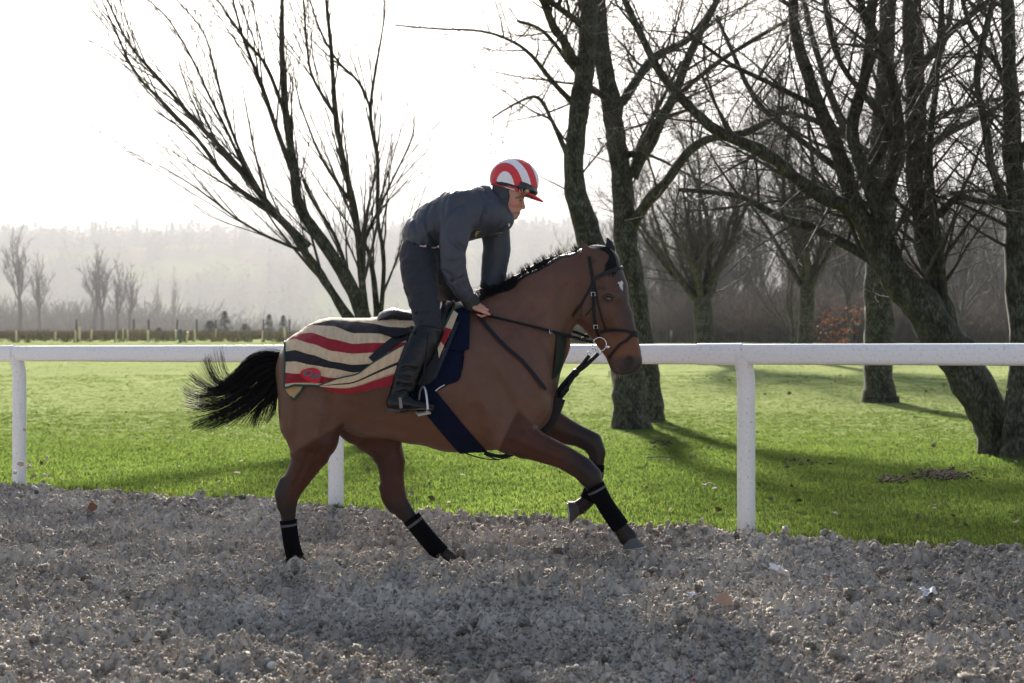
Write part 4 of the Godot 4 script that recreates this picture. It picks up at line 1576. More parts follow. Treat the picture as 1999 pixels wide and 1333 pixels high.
func build_horse() -> void:
	horse = Field.new(Vector3(-1.52, -0.12, -0.42), Vector3(0.86, 2.02, 0.42), 0.0102)
	var f := horse
	f.chain(bones([[614, 720, 0, 74, 0.215], [655, 724, 0, 100, 0.275], [740, 738, 0, 114, 0.285], [820, 742, 0, 126, 0.295], [890, 744, 0, 139, 0.285], [955, 747, 0, 132, 0.245], [1002, 757, 0, 84, 0.20]]))
	f.chain(bones([[800, 690, 0, 66, 0.17], [880, 645, 0, 46, 0.11], [930, 640, 0, 52, 0.10], [975, 640, 0, 60, 0.10]]), 0.09)
	f.chain(bones([[965, 715, 0, 112, 0.17], [1018, 658, 0, 97, 0.135], [1060, 598, 0, 73, 0.112], [1112, 552, 0, 57, 0.095], [1150, 526, 0, 43, 0.088]]), 0.05)
	# breast and points of the shoulders
	f.chain(bones([[1005, 740, 0.10, 60, 0.10], [1038, 790, 0.105, 33, 0.085]]), 0.05)
	f.chain(bones([[1005, 740, -0.10, 60, 0.10], [1038, 790, -0.105, 33, 0.085]]), 0.05)
	f.chain(bones([[1020, 770, 0, 55, 0.14], [1040, 800, 0, 34, 0.12]]), 0.05)
	# head
	f.chain(bones([[1168, 521, 0, 43, 0.092], [1178, 566, 0, 49, 0.098], [1178, 596, 0, 51, 0.088], [1193, 622, 0, 44, 0.070], [1209, 655, 0, 35, 0.056], [1221, 688, 0, 30.5, 0.052], [1226, 703, 0, 28, 0.054]]), 0.025)
	f.chain(bones([[1150, 580, 0, 38, 0.085], [1148, 608, 0, 30, 0.082], [1172, 645, 0, 23, 0.055], [1198, 690, 0, 17, 0.040], [1206, 716, 0, 15, 0.038]]), 0.02)
	f.chain(bones([[1236, 706, 0.026, 15, 0.026], [1232, 714, 0.02, 13, 0.03]]), 0.015)
	f.chain(bones([[1236, 706, -0.026, 15, 0.026], [1232, 714, -0.02, 13, 0.03]]), 0.015)
	f.chain(bones([[1208, 724, 0, 8, 0.036], [1226, 722, 0, 9, 0.036]]), 0.012)
	for s in [-1.0, 1.0]:
		f.chain(bones([[1180, 574, s * 0.076, 15, 0.030], [1196, 578, s * 0.072, 12, 0.026]]), 0.03)
		f.chain(bones([[1184, 600, s * 0.072, 7, 0.016], [1206, 640, s * 0.052, 6, 0.012]]), 0.03)
		f.chain(bones([[1160, 604, s * 0.066, 24, 0.024], [1150, 590, s * 0.066, 24, 0.022]]), 0.03)
		f.chain([Bone.new(P(1187.5, 582, s * 0.112), P(1190, 583, s * 0.112), 0.020, 0.018, 0.018, 0.018)], 0.012, true)
		f.chain([Bone.new(P(1229, 702, s * 0.064), P(1228, 711, s * 0.066), 0.017, 0.013, 0.024, 0.02)], 0.012, true)
		f.chain([Bone.new(P(1216, 726, s * 0.05), P(1204, 716, s * 0.05), 0.004, 0.003, 0.02, 0.02)], 0.008, true)
		f.chain([Bone.new(P(1172, 556, s * 0.098), P(1178, 560, s * 0.098), 0.018, 0.01, 0.012, 0.01)], 0.02, true)
	# ears
	f.chain(bones([[1158, 516, 0.055, 15, 0.024], [1152, 500, 0.064, 14.5, 0.020], [1143, 485, 0.070, 8.5, 0.014], [1135, 471, 0.072, 2.6, 0.007]]), 0.02)
	f.chain([Bone.new(P(1158, 506, 0.094), P(1142, 480, 0.092), 0.017, 0.008, 0.016, 0.010)], 0.01, true)
	f.chain(bones([[1186, 500, -0.055, 14, 0.024], [1190, 486, -0.062, 12, 0.02], [1190, 475, -0.066, 7.5, 0.014], [1185, 464, -0.068, 2.6, 0.007]]), 0.02)
	# hind legs
	f.chain(bones([[612, 735, 0.115, 71, 0.135], [612, 795, 0.13, 64, 0.13], [611, 852, 0.135, 51, 0.11], [606, 880, 0.135, 40, 0.09], [597, 904, 0.135, 31, 0.072], [583, 930, 0.135, 25.5, 0.058], [570, 950, 0.135, 23, 0.05], [562, 968, 0.135, 21.5, 0.047], [561, 986, 0.135, 19, 0.043], [563, 1006, 0.135, 14.5, 0.034], [564, 1030, 0.135, 12.5, 0.031], [571, 1072, 0.135, 13, 0.033], [579, 1092, 0.135, 16, 0.042], [586, 1103, 0.135, 15.5, 0.042]]), 0.045)
	f.chain(bones([[553, 940, 0.135, 8, 0.018], [545, 961, 0.135, 8.5, 0.022], [550, 985, 0.135, 8, 0.02]]), 0.02)
	f.chain(bones([[690, 775, -0.10, 66, 0.12], [706, 815, -0.12, 55, 0.12], [728, 842, -0.13, 44, 0.10], [751, 870, -0.135, 34, 0.08], [763, 900, -0.135, 28, 0.066], [765, 930, -0.135, 23.5, 0.055], [768, 955, -0.135, 23, 0.05], [774, 977, -0.135, 21.5, 0.045], [788, 997, -0.135, 18, 0.038], [802, 1013, -0.135, 14.5, 0.033], [830, 1046, -0.135, 14, 0.031], [860, 1077, -0.135, 15, 0.035], [876, 1089, -0.135, 15, 0.04]]), 0.045)
	f.chain(bones([[746, 950, -0.135, 6, 0.018], [753, 974, -0.135, 8, 0.02], [766, 992, -0.135, 8, 0.02]]), 0.02)
	# forelegs
	f.chain(bones([[985, 740, 0.12, 70, 0.09], [998, 800, 0.15, 56, 0.085], [1004, 843, 0.165, 42, 0.08], [1026, 861, 0.165, 35, 0.07], [1055, 874, 0.165, 28, 0.058], [1100, 892, 0.165, 23.5, 0.047], [1137, 914, 0.165, 23, 0.044], [1152, 930, 0.165, 23, 0.044], [1164, 951, 0.165, 17, 0.036], [1181, 983, 0.165, 13.5, 0.030], [1199, 1010, 0.165, 15.5, 0.036], [1212, 1030, 0.165, 15, 0.036], [1225, 1048, 0.165, 18.5, 0.042]]), 0.045)
	f.chain(bones([[1030, 800, -0.12, 50, 0.085], [1060, 822, -0.14, 36, 0.07], [1094, 838, -0.145, 28, 0.058], [1130, 851, -0.145, 21, 0.046], [1155, 863, -0.145, 21, 0.044], [1165, 882, -0.145, 17.5, 0.04], [1165, 910, -0.145, 13, 0.031], [1159, 945, -0.145, 12.5, 0.03], [1153, 969, -0.145, 15, 0.036], [1143, 981, -0.145, 14, 0.036], [1131, 990, -0.145, 15, 0.04]]), 0.045)
	# muscle: stifle fold, triceps, girth, cheek line
	f.chain(bones([[660, 800, 0.15, 26, 0.05], [672, 770, 0.20, 30, 0.05]]), 0.06)
	f.chain(bones([[965, 800, 0.19, 30, 0.045], [985, 850, 0.20, 24, 0.04]]), 0.06)
	f.chain(bones([[1020, 700, 0.14, 28, 0.03], [985, 770, 0.20, 26, 0.025]]), 0.06)
	f.chain(bones([[580, 760, 0.13, 30, 0.11], [572, 830, 0.14, 24, 0.085]]), 0.05)
	f.chain([Bone.new(P(955, 700, 0.265), P(975, 790, 0.27), 0.05, 0.03, 0.02, 0.02)], 0.05, true)
	f.chain([Bone.new(P(1120, 640, 0.13), P(1105, 570, 0.15), 0.03, 0.03, 0.035, 0.035)], 0.05, true)

	# grooves between the muscles
	for g in [[[[1012, 628], [1040, 680], [1062, 735]], 0.012, 0.05], [[[1118, 632], [1100, 668], [1082, 712]], 0.012, 0.04], [[[948, 690], [972, 745], [1000, 790], [1010, 835]], 0.010, 0.05], [[[1000, 700], [1020, 745], [1046, 780]], 0.008, 0.05],
		[[[588, 765], [580, 815], [578, 865]], 0.012, 0.04], [[[650, 775], [648, 815], [634, 850]], 0.010, 0.05], [[[602, 885], [590, 920], [574, 948]], 0.008, 0.025], [[[625, 880], [605, 930], [578, 968]], 0.007, 0.02], [[[1020, 848], [1060, 872], [1110, 893]], 0.008, 0.03], [[[1000, 868], [1050, 886], [1100, 902]], 0.006, 0.02],
		[[[930, 800], [940, 840], [955, 872]], 0.010, 0.05], [[[690, 790], [720, 805], [760, 812]], 0.010, 0.05], [[[1040, 620], [1075, 590], [1105, 560]], 0.008, 0.05], [[[985, 655], [1010, 622], [1040, 590]], 0.008, 0.05], [[[1128, 560], [1132, 590], [1128, 615]], 0.010, 0.03]]:
		var ln := []
		for k in g[0].size() - 1:
			var lift: float = 0.016 if g[2] > 0.035 else 0.006
			ln.append(Bone.new(surf(g[0][k][0], g[0][k][1], lift), surf(g[0][k + 1][0], g[0][k + 1][1], lift), g[1], g[1], g[1], g[1]))
		f.chain(ln, g[2], true)
	f.chain(bones([[1146, 920, 0.20, 9, 0.016], [1156, 936, 0.20, 9, 0.014]]), 0.03)
	f.chain(bones([[940, 660, 0.14, 20, 0.04], [985, 720, 0.20, 16, 0.03], [1020, 770, 0.19, 14, 0.03]]), 0.06)
	var t := thing("racehorse", "bay racehorse cantering to the right with clipped coat and black legs", "horse")
	var s := Shape.new()
	f.mesh(s, coat)
	var hm := vmat(0.42)
	hm.rim_enabled = true
	hm.rim = 0.08
	hm.rim_tint = 0.4
	hm.metallic_specular = 0.36
	relief(triplanar(hm, 6.0, false), noise(0.09, 102, 2), 0.06, 256)
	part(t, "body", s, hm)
	# eyes
	var em := mat(lin(0.006, 0.004, 0.004), 0.06)
	em.clearcoat_enabled = true
	for sg in [1.0, -1.0]:
		var e := Shape.new()
		e.ball(P(1187.5, 582.5, sg * 0.089), Vector3(0.021, 0.017, 0.017), 10, 14)
		part(t, "eye", e, em)
		var lid := Shape.new()
		var lp := []
		for k in 9:
			var a := lerpf(PI * 1.02, 0.02, k / 8.0)
			lp.append(P(1187.5 + cos(a) * 8.2, 582.5 - sin(a) * 5.6, sg * (0.098 + 0.008 * sin(a))))
		lid.tube(lp, [0.002, 0.0045, 0.0055, 0.006, 0.006, 0.006, 0.0055, 0.0045, 0.002], 6)
		part(t, "eyelid", lid, mat(lin(0.022, 0.014, 0.012), 0.5))
	build_hooves(t)
	build_wraps(t)
	build_hair(t)

func hoof(t: Node3D, top: Vector3, toe: Vector3, down: Vector3, w: float, c: Color) -> void:
	# a horn capsule: coronet ring above, wider ground ring below, toe longer than heel
	var s := Shape.new()
	toe = (toe - down * toe.dot(down)).normalized()
	var side := toe.cross(down)
	var rows := []
	for r in 6:
		var q := r / 5.0
		var line := []
		for k in 21:
			var a := TAU * k / 20
			var ln := cos(a)
			var o := toe * (ln * lerpf(0.041, 0.054, q) + 0.030 * q * (0.5 + 0.5 * ln)) + side * sin(a) * lerpf(0.040, 0.054, q) * w
			line.append(top + o + down * (q * 0.072 * lerpf(0.72, 1.0, 0.5 + 0.5 * ln)))
		rows.append(line)
	s.sheet(rows, [], true)
	var sole := []
	for q in [1.0, 0.5, 0.02]:
		var line := []
		for k in 21:
			line.append((rows[5][k] as Vector3).lerp(top + down * 0.060 + toe * 0.012, 1.0 - q))
		sole.append(line)
	s.sheet(sole, [], true)
	var m := mat(c, 0.55)
	part(t, "hoof", s, triplanar(relief(m, noise(0.06, 111, 2), 0.3, 256), 5.0, false))
	var shoe := Shape.new()
	var ring := []
	for k in 17:
		var a := lerpf(-2.5, 2.5, k / 16.0)
		ring.append(top + toe * (cos(a) * 0.050 + 0.030 * (0.5 + 0.5 * cos(a)) ) + side * sin(a) * 0.049 * w + down * (0.074 * lerpf(0.74, 1.0, 0.5 + 0.5 * cos(a))))
	shoe.tube(ring, taper(17, 0.0055, 0.0055), 6)
	part(t, "horseshoe", shoe, mat(lin(0.35, 0.35, 0.36), 0.35, 0.9))

func build_hooves(t: Node3D) -> void:
	hoof(t, P(588, 1100, 0.135), Vector3(1, -0.3, 0), Vector3(0.1, -1, 0).normalized(), 1.0, lin(0.05, 0.045, 0.04))
	hoof(t, P(886, 1090, -0.135), Vector3(1, 0.1, 0), Vector3(0.35, -1, 0).normalized(), 1.0, lin(0.34, 0.25, 0.20))
	hoof(t, P(1228, 1050, 0.165), Vector3(1, -0.25, 0), Vector3(0.28, -1, 0).normalized(), 1.0, lin(0.055, 0.058, 0.062))
	hoof(t, P(1129, 991, -0.145), Vector3(-0.35, -1, 0), Vector3(-1, -0.25, 0).normalized(), 1.0, lin(0.035, 0.03, 0.03))

func build_wraps(t: Node3D) -> void:
	var m := mat(lin(0.006, 0.006, 0.008), 0.95)
	m.metallic_specular = 0.15
	triplanar(relief(m, noise(0.2, 121, 2), 0.25, 256), 9.0, false)
	var tape := mat(lin(0.05, 0.052, 0.058), 0.6)
	var sets := [
		[[563, 1015, 0.135, 16.5], [565, 1030, 0.135, 15.5], [568, 1052, 0.135, 15.5], [573, 1075, 0.135, 16], [577, 1088, 0.135, 17.5]],
		[[803, 1010, -0.135, 18.5], [814, 1025, -0.135, 17.5], [831, 1046, -0.135, 17.5], [850, 1068, -0.135, 18], [862, 1080, -0.135, 18]],
		[[1161, 948, 0.165, 19], [1168, 961, 0.165, 17.5], [1180, 982, 0.165, 16.5], [1193, 1002, 0.165, 17], [1203, 1016, 0.165, 17.5], [1211, 1028, 0.165, 17.5]],
		[[1164, 906, -0.145, 16], [1162, 925, -0.145, 15.5], [1158, 946, -0.145, 15.5], [1153, 966, -0.145, 17.5], [1148, 976, -0.145, 17.5]]]
	rng.seed = 122
	for w in sets:
		var pts := curve(w, 12)
		var rad := []
		for k in pts.size():
			var q := float(k) / 12.0
			var a := mini(int(q), w.size() - 2)
			var ridge := 0.0016 * absf(sin(k * 0.9)) + rng.randf() * 0.0012
			rad.append(lerpf(w[a][3], w[a + 1][3], q - a) * K(w[0][2]) * (0.965 if k < 1 or k > pts.size() - 2 else 1.0) + ridge)
		var s := Shape.new()
		s.tube(pts, rad, 22)
		var o := part(t, "leg_wrap", s, m)
		var tp := Shape.new()
		var at := 7 if w[0][0] != 1164 else 9
		tp.tube([pts[at], pts[at + 1], pts[at + 2], pts[at + 3]], [rad[at] + 0.001, rad[at + 1] + 0.003, rad[at + 2] + 0.003, rad[at + 3] + 0.001], 22, false)
		part(o, "tape_band", tp, tape)

func strand(s: Shape, pts: Array, r: float, sides := 3) -> void:
	s.tube(pts, taper(pts.size(), r, r * 0.4), sides, false)

func build_hair(t: Node3D) -> void:
	var m := mat(lin(0.010, 0.0095, 0.011), 0.5)
	m.metallic_specular = 0.28
	rng.seed = 131
	# tail: strands drawn between guide locks
	var g := [
		[[560, 690], [520, 686], [484, 700], [455, 732], [440, 722], [431, 679]],
		[[560, 695], [512, 694], [470, 722], [436, 748], [417, 735], [404, 698]],
		[[560, 700], [505, 705], [458, 742], [420, 760], [392, 748], [369, 731]],
		[[560, 704], [502, 718], [455, 760], [412, 772], [380, 772], [356, 760]],
		[[559, 708], [500, 735], [455, 776], [415, 792], [385, 792], [360, 786]],
		[[558, 713], [505, 752], [465, 790], [430, 808], [400, 822], [372, 838]],
		[[556, 718], [515, 765], [482, 795], [455, 812], [428, 826], [400, 838]],
		[[555, 722], [530, 770], [512, 792], [502, 808], [498, 820], [496, 832]],
		[[554, 726], [542, 765], [538, 785], [536, 800], [533, 812], [522, 824]]]
	var s := Shape.new()
	for i in 1900:
		var q := pow(rng.randf(), 0.9) * (g.size() - 1.001)
		if rng.randf() < 0.45: q = clampf(round(q) + rng.randfn() * 0.07, 0.0, g.size() - 1.001)
		var a := int(q)
		var fr := q - a
		var zz := rng.randfn() * 0.028
		var z1 := rng.randfn() * 0.05
		var cut := rng.randf_range(0.45, 1.0) if rng.randf() < 0.75 else 1.0
		var st := []
		var jx := rng.randfn() * 3.5
		var jy := rng.randfn() * 4.0
		for k in 6:
			var u: Vector2 = Vector2(g[a][k][0], g[a][k][1]).lerp(Vector2(g[a + 1][k][0], g[a + 1][k][1]), fr)
			var sp := 0.25 + 0.75 * k / 5.0
			st.append([u.x + jx * sp + rng.randfn() * 1.3 * sp, u.y + jy * sp + rng.randfn() * 1.3 * sp, zz * (0.8 + 0.2 * k) + z1 * k / 5.0])
		var pts := curve(st, 3)
		pts.resize(maxi(4, int(pts.size() * cut)))
		strand(s, pts, rng.randf_range(0.0009, 0.0018))
	var dock := Shape.new()
	var dp := curve([[590, 692, 0], [560, 704, 0], [532, 714, 0], [508, 730, 0]], 5)
	dock.tube(dp, taper(dp.size(), 0.046, 0.012), 12, true, 1.0)
	var tail := part(t, "tail", dock, m)
	part(tail, "hair", s, m, "stuff")
	# mane: short and hogged-looking, standing off the crest and tipping over to the far side
	s = Shape.new()
	var cr := [[922, 590], [945, 574], [975, 560], [1000, 547], [1030, 530], [1060, 513], [1090, 502], [1120, 494], [1148, 488], [1164, 484], [1182, 484]]
	for i in 3600:
		var q := rng.randf() * (cr.size() - 1.001)
		var a := int(q)
		var u := Vector2(cr[a][0], cr[a][1]).lerp(Vector2(cr[a + 1][0], cr[a + 1][1]), q - a)
		var lock := sin(u.x * 0.42) * 0.5 + sin(u.x * 0.19 + 1.0) * 0.5
		var ln := (15.0 + 7.0 * lock) * rng.randf_range(0.55, 1.15) * (1.25 if u.x < 990.0 else 1.0)
		var z0 := rng.randf_range(-0.02, 0.045)
		var lean := -0.45 + 0.5 * lock + rng.randfn() * 0.22
		if u.x < 985.0: lean -= 0.7
		var d := Vector2(lean - 0.25, -1.0).normalized() * ln
		var base := u + Vector2(0, 7 + 420.0 * maxf(z0, 0.0) * 0.5)
		var zf := z0 + rng.randf_range(-0.05, 0.01)
		strand(s, curve([[base.x, base.y, z0], [base.x + d.x * 0.45, base.y + d.y * 0.6, z0], [base.x + d.x * 1.1 + rng.randfn() * 1.5, base.y + d.y * 1.25, zf]], 3), rng.randf_range(0.0009, 0.0017))
	# the long part of it hanging down the far side, and wisps at the withers
	for i in 900:
		var q := rng.randf() * (cr.size() - 1.001)
		var a := int(q)
		var u := Vector2(cr[a][0], cr[a][1]).lerp(Vector2(cr[a + 1][0], cr[a + 1][1]), q - a)
		strand(s, curve([[u.x, u.y + 4, -0.01], [u.x - 4, u.y - 4, -0.06], [u.x - 3 + rng.randfn() * 3, u.y + 20, -0.13], [u.x + rng.randfn() * 5, u.y + 48, -0.15]], 3), 0.0015)
	for i in 260:
		var y := rng.randf_range(565, 605)
		strand(s, curve([[950 - rng.randf() * 12, y, 0.05], [938, y + rng.randfn() * 2 - 2, 0.06], [934 - rng.randf() * 14, y + 2 + rng.randfn() * 5, 0.065]], 3), 0.0013)
	var mane := part(t, "mane", s, m, "stuff")
	# forelock between the ears, lying under the browband
	s = Shape.new()
	for i in 700:
		var z0 := rng.randf_range(-0.06, 0.06)
		var a := rng.randf()
		var st := [[1158 + 14 * a, 486, z0 * 0.6], [1176 + 10 * a, 484 - 3 * a, z0 * 0.9], [1190 + 10 * a, 500, z0 * 1.1], [1180 + 24 * a, 526 + rng.randfn() * 6, z0 * 1.2]]
		for k in range(1, 4):
			var w := P(st[k][0], st[k][1], st[k][2])
			var zf := horse.front(w.x, w.y, 0.006)
			if zf > 0.0 and st[k][2] > 0.0: st[k][2] = maxf(st[k][2], zf)
		strand(s, curve(st, 3), 0.0014)
	part(t, "forelock", s, m, "stuff")
	# chin whiskers
	s = Shape.new()
	for i in 60:
		var x := rng.randf_range(1188, 1212)
		strand(s, curve([[x, 727 - (1200 - x) * 0.3, rng.randf_range(-0.02, 0.03)], [x - 1 + rng.randfn() * 3, 738 + rng.randfn() * 3, rng.randf_range(-0.02, 0.03)]], 2), 0.0007)
	part(t, "whiskers", s, mat(lin(0.3, 0.27, 0.24), 0.5), "stuff")

# ---------- tack ----------

# the point of the horse's near side seen at a survey point, lifted off the hide
func surf(px: float, py: float, off := 0.01, f: Field = null) -> Vector3:
	if f == null: f = horse
	var z := 0.12
	for it in 4:
		var w := P(px, py, z)
		var zz := f.front(w.x, w.y, off)
		if zz < -0.3:
			return P(px, py, 0.0)
		z = zz
	return P(px, py, z)

func strap_rows(line: Array, width: float, off: float, f: Field = null, min_z := -9.0) -> Array:
	var rows := []
	var pts := []
	for q in line:
		pts.append(surf(q.x, q.y, off, f))
		if pts[-1].z < min_z: pts[-1] = P(q.x, q.y, min_z)
	for i in pts.size():
		var p: Vector3 = pts[i]
		var d: Vector3 = (pts[mini(i + 1, pts.size() - 1)] - pts[maxi(i - 1, 0)]).normalized()
		var nn := (f if f else horse).grad(p)
		if nn.length() < 0.5 or nn.z < 0.1: nn = Vector3(0, 0, 1)
		var s := nn.cross(d).normalized() * width * 0.5
		rows.append([p + s, p, p - s])
	return rows

func line2(st: Array, steps := 6) -> Array:
	var pts := []
	for q in st: pts.append(Vector3(q[0], q[1], 0))
	var out := []
	for p: Vector3 in smooth(pts, steps): out.append(Vector2(p.x, p.y))
	return out

func strap(s: Shape, st: Array, width: float, off := 0.008, thick := 0.004, f: Field = null, mirror := false, min_z := -9.0) -> void:
	var rows := strap_rows(line2(st), width, off + thick, f, min_z)
	s.slab(flipped(rows), thick)
	if mirror:
		var far := []
		for r in rows:
			var l := []
			for p: Vector3 in r: l.append(Vector3(p.x, p.y, -p.z))
			far.append(l)
		s.slab(far, thick)

func flipped(rows: Array) -> Array:
	var out := []
	for r in rows:
		var l: Array = r.duplicate()
		l.reverse()
		out.append(l)
	return out

func leather(c: Color, rough := 0.4) -> StandardMaterial3D:
	var m := mat(c, rough)
	m.metallic_specular = 0.3
	return triplanar(relief(m, noise(0.12, 141, 3), 0.06, 256), 8.0, false)

func ring(s: Shape, at: Vector3, r: float, thick: float, nrm: Vector3) -> void:
	var a := nrm.cross(Vector3.UP).normalized()
	var b := nrm.cross(a).normalized()
	var pts := []
	for k in 25: pts.append(at + a * cos(TAU * k / 24) * r + b * sin(TAU * k / 24) * r)
	s.tube(pts, taper(25, thick, thick), 6, false)

# a patch of cloth or leather lying on the horse, spanned between an upper and a lower line
func patch(s: Shape, upper: Array, lower: Array, off: float, thick: float, rows := 10, steps := 5, ripple := 0.0, fade := 0.0) -> void:
	var a := line2(upper, steps)
	var b := line2(lower, steps)
	var out := []
	var w := noise(5.0, 151, 2)
	for r in rows + 1:
		var t := float(r) / rows
		var l := []
		for k in a.size():
			var q: Vector2 = (a[k] as Vector2).lerp(b[mini(k, b.size() - 1)], t)
			var p := surf(q.x, q.y, off + thick)
			p.z += ripple * (w.get_noise_2d(p.x * 2.0, p.y * 2.0) + 0.6 * sin(q.x * 0.25 + q.y * 0.08)) + fade * t
			l.append(p)
		out.append(l)
	s.slab(out, thick)

func build_tack() -> void:
	var black := leather(lin(0.007, 0.0075, 0.009), 0.45)
	var steel := mat(lin(0.55, 0.55, 0.56), 0.25, 1.0)
	build_rug()

	# navy saddle cloth showing in front of the saddle
	var navy := mat(lin(0.006, 0.009, 0.024), 0.95)
	navy.metallic_specular = 0.2
	triplanar(relief(navy, noise(0.25, 152, 2), 0.15, 256), 8.0, false)
	var cl := thing("saddle_cloth", "dark navy saddle cloth hanging in front of the saddle under the rider's knee", "saddle cloth")
	var s := Shape.new()
	patch(s, [[778, 640], [820, 628], [862, 612], [895, 598], [912, 606], [917, 622]], [[788, 756], [815, 765], [846, 765], [872, 752], [897, 738], [905, 688]], 0.008, 0.006, 22, 8, 0.006)
	part(cl, "cloth", s, navy)
	s = Shape.new()
	patch(s, [[884, 606], [896, 600], [906, 602], [918, 606]], [[868, 680], [885, 683], [903, 684], [916, 681]], 0.019, 0.005, 10, 6, 0.003)
	part(cl, "upper_layer", s, navy)
	s = Shape.new()
	strap(s, [[850, 763], [858, 757], [868, 751]], 0.006, 0.017, 0.003)
	part(cl, "pale_piping", s, mat(lin(0.5, 0.5, 0.5), 0.8))

	# elasticated girth round the barrel
	var gt := thing("girth", "wide navy girth slanting down round the horse's barrel behind the elbow", "girth")
	s = Shape.new()
	var c := P(836, 770, 0)
	var dn := (P(925, 884, 0) - c).normalized()
	var rows := []
	for k in 49:
		var th := lerpf(-0.75, PI + 0.75, k / 48.0)
		var d := Vector3(0, 0, 1) * cos(th) + dn * sin(th)
		var along := Vector3(dn.y, -dn.x, 0)
		var row := []
		for e in 7:
			var o := c - along * lerpf(-0.066, 0.066, e / 6.0)
			var rr := 0.16
			while horse.at(o + d * rr) < 0.006 and rr < 0.6: rr += 0.003
			row.append(o + d * rr)
		rows.append(row)
	s.slab(rows, 0.006)
	part(gt, "band", s, navy)

	# exercise saddle
	var sd := thing("saddle", "black leather exercise saddle over the striped rug", "saddle")
	s = Shape.new()
	rows = []
	for i in 31:
		var x := lerpf(734, 888, i / 30.0)
		var yt := table(x, [734, 742, 752, 770, 790, 815, 845, 868, 880, 888], [640, 626, 617, 612.5, 617, 624, 621, 603, 595, 594])
		var hw := table(x, [734, 745, 770, 815, 860, 888], [0.03, 0.10, 0.155, 0.15, 0.10, 0.06])
		var row := []
		for e in 17:
			var q := lerpf(-1.0, 1.0, e / 16.0)
			var dish := 0.35 * (q * q) - 0.55 * pow(absf(q), 4.0) if x > 745.0 and x < 850.0 else -0.5 * q * q
			row.append(P(x, yt - dish * 22.0 + 6.0 * pow(absf(q), 6.0), 0) + Vector3(0, 0, q * hw))
		rows.append(row)
	# rows run forward, points from far to near
	s.slab(rows, 0.03)
	part(sd, "seat", s, leather(lin(0.018, 0.018, 0.021), 0.30))
	s = Shape.new()
	patch(s, [[737, 634], [752, 640], [770, 646], [790, 640], [812, 636]], [[742, 647], [756, 652], [772, 657], [792, 652], [814, 648]], 0.028, 0.018, 5, 6)
	part(sd, "panel", s, black)
	s = Shape.new()
	patch(s, [[792, 652], [812, 640], [840, 628], [866, 612], [888, 604]], [[800, 742], [812, 750], [826, 752], [840, 748], [850, 738]], 0.030, 0.006, 16, 6)
	part(sd, "flap", s, black)
	s = Shape.new()
	strap(s, [[799, 652], [775, 662], [750, 681], [726, 704]], 0.055, 0.022, 0.006)
	part(sd, "girth_tab", s, leather(lin(0.012, 0.013, 0.016), 0.5))
	s = Shape.new()
	s.tube(curve([[874, 596, 0.085], [867, 606, 0.16], [860, 632, 0.235], [852, 660, 0.26]], 4), [0.030, 0.036, 0.040, 0.03, 0.03, 0.03, 0.03, 0.03, 0.028, 0.026, 0.024, 0.022, 0.02], 12)
	part(sd, "knee_roll", s, leather(lin(0.016, 0.016, 0.018), 0.28))
	s = Shape.new()
	strap(s, [[893, 628], [880, 660], [866, 695], [848, 738]], 0.020, 0.034, 0.006)
	part(sd, "flap_edge", s, leather(lin(0.014, 0.018, 0.028), 0.6))
	# stirrup of the near side
	s = Shape.new()
	s.tube(curve([[832, 650, 0.335], [829, 700, 0.345], [827, 752, 0.35]], 4), taper(9, 0.005, 0.005), 8, true, 2.2)
	s.tube(curve([[836, 650, 0.34], [831, 700, 0.35], [827, 752, 0.352]], 4), taper(9, 0.005, 0.005), 8, true, 2.2)
	part(sd, "stirrup_leather", s, black)
	s = Shape.new()
	s.tube(curve([[818, 781, 0.30], [820, 764, 0.315], [826, 754, 0.345], [831, 763, 0.375], [834, 785, 0.39], [835, 799, 0.395]], 5), taper(26, 0.0055, 0.0075), 8)
	s.tube(curve([[816, 781, 0.30], [819, 802, 0.315], [826, 806, 0.35], [835, 803, 0.395]], 5), taper(16, 0.006, 0.010), 8)
	part(sd, "stirrup_iron", s, mat(lin(0.46, 0.45, 0.43), 0.38, 0.9))
	s = Shape.new()
	s.box(P(826, 805, 0.352), Vector3(0.075, 0.012, 0.10), Basis.from_euler(Vector3(0.15, 0.2, 0.18)))
	part(sd, "stirrup_tread", s, mat(lin(0.30, 0.28, 0.24), 0.7))

	build_bridle(black, steel)

func stripes_image() -> ImageTexture:
	# blanket cloth: v runs through the ten bands of the weave
	var im := Image.create(512, 512, false, Image.FORMAT_RGB8)
	var beige := Color(0.71, 0.63, 0.525)
	var red := Color(0.50, 0.075, 0.135)
	var ink := Color(0.085, 0.085, 0.11)
	var bands := [beige, ink, beige, red, beige, ink, beige, red, beige, beige]
	var wool := noise(0.11, 161, 3)
	var fluff := noise(0.02, 162, 3)
	for y in 512:
		for x in 512:
			var w := wool.get_noise_2d(x, y)
			var v := (y + 1.6 * w) / 51.2
			var c: Color = bands[clampi(int(v), 0, 9)]
			var k := 1.0 + 0.05 * w + 0.08 * fluff.get_noise_2d(x, y)
			im.set_pixel(x, y, Color(c.r * k, c.g * k, c.b * k))
	return ImageTexture.create_from_image(im)

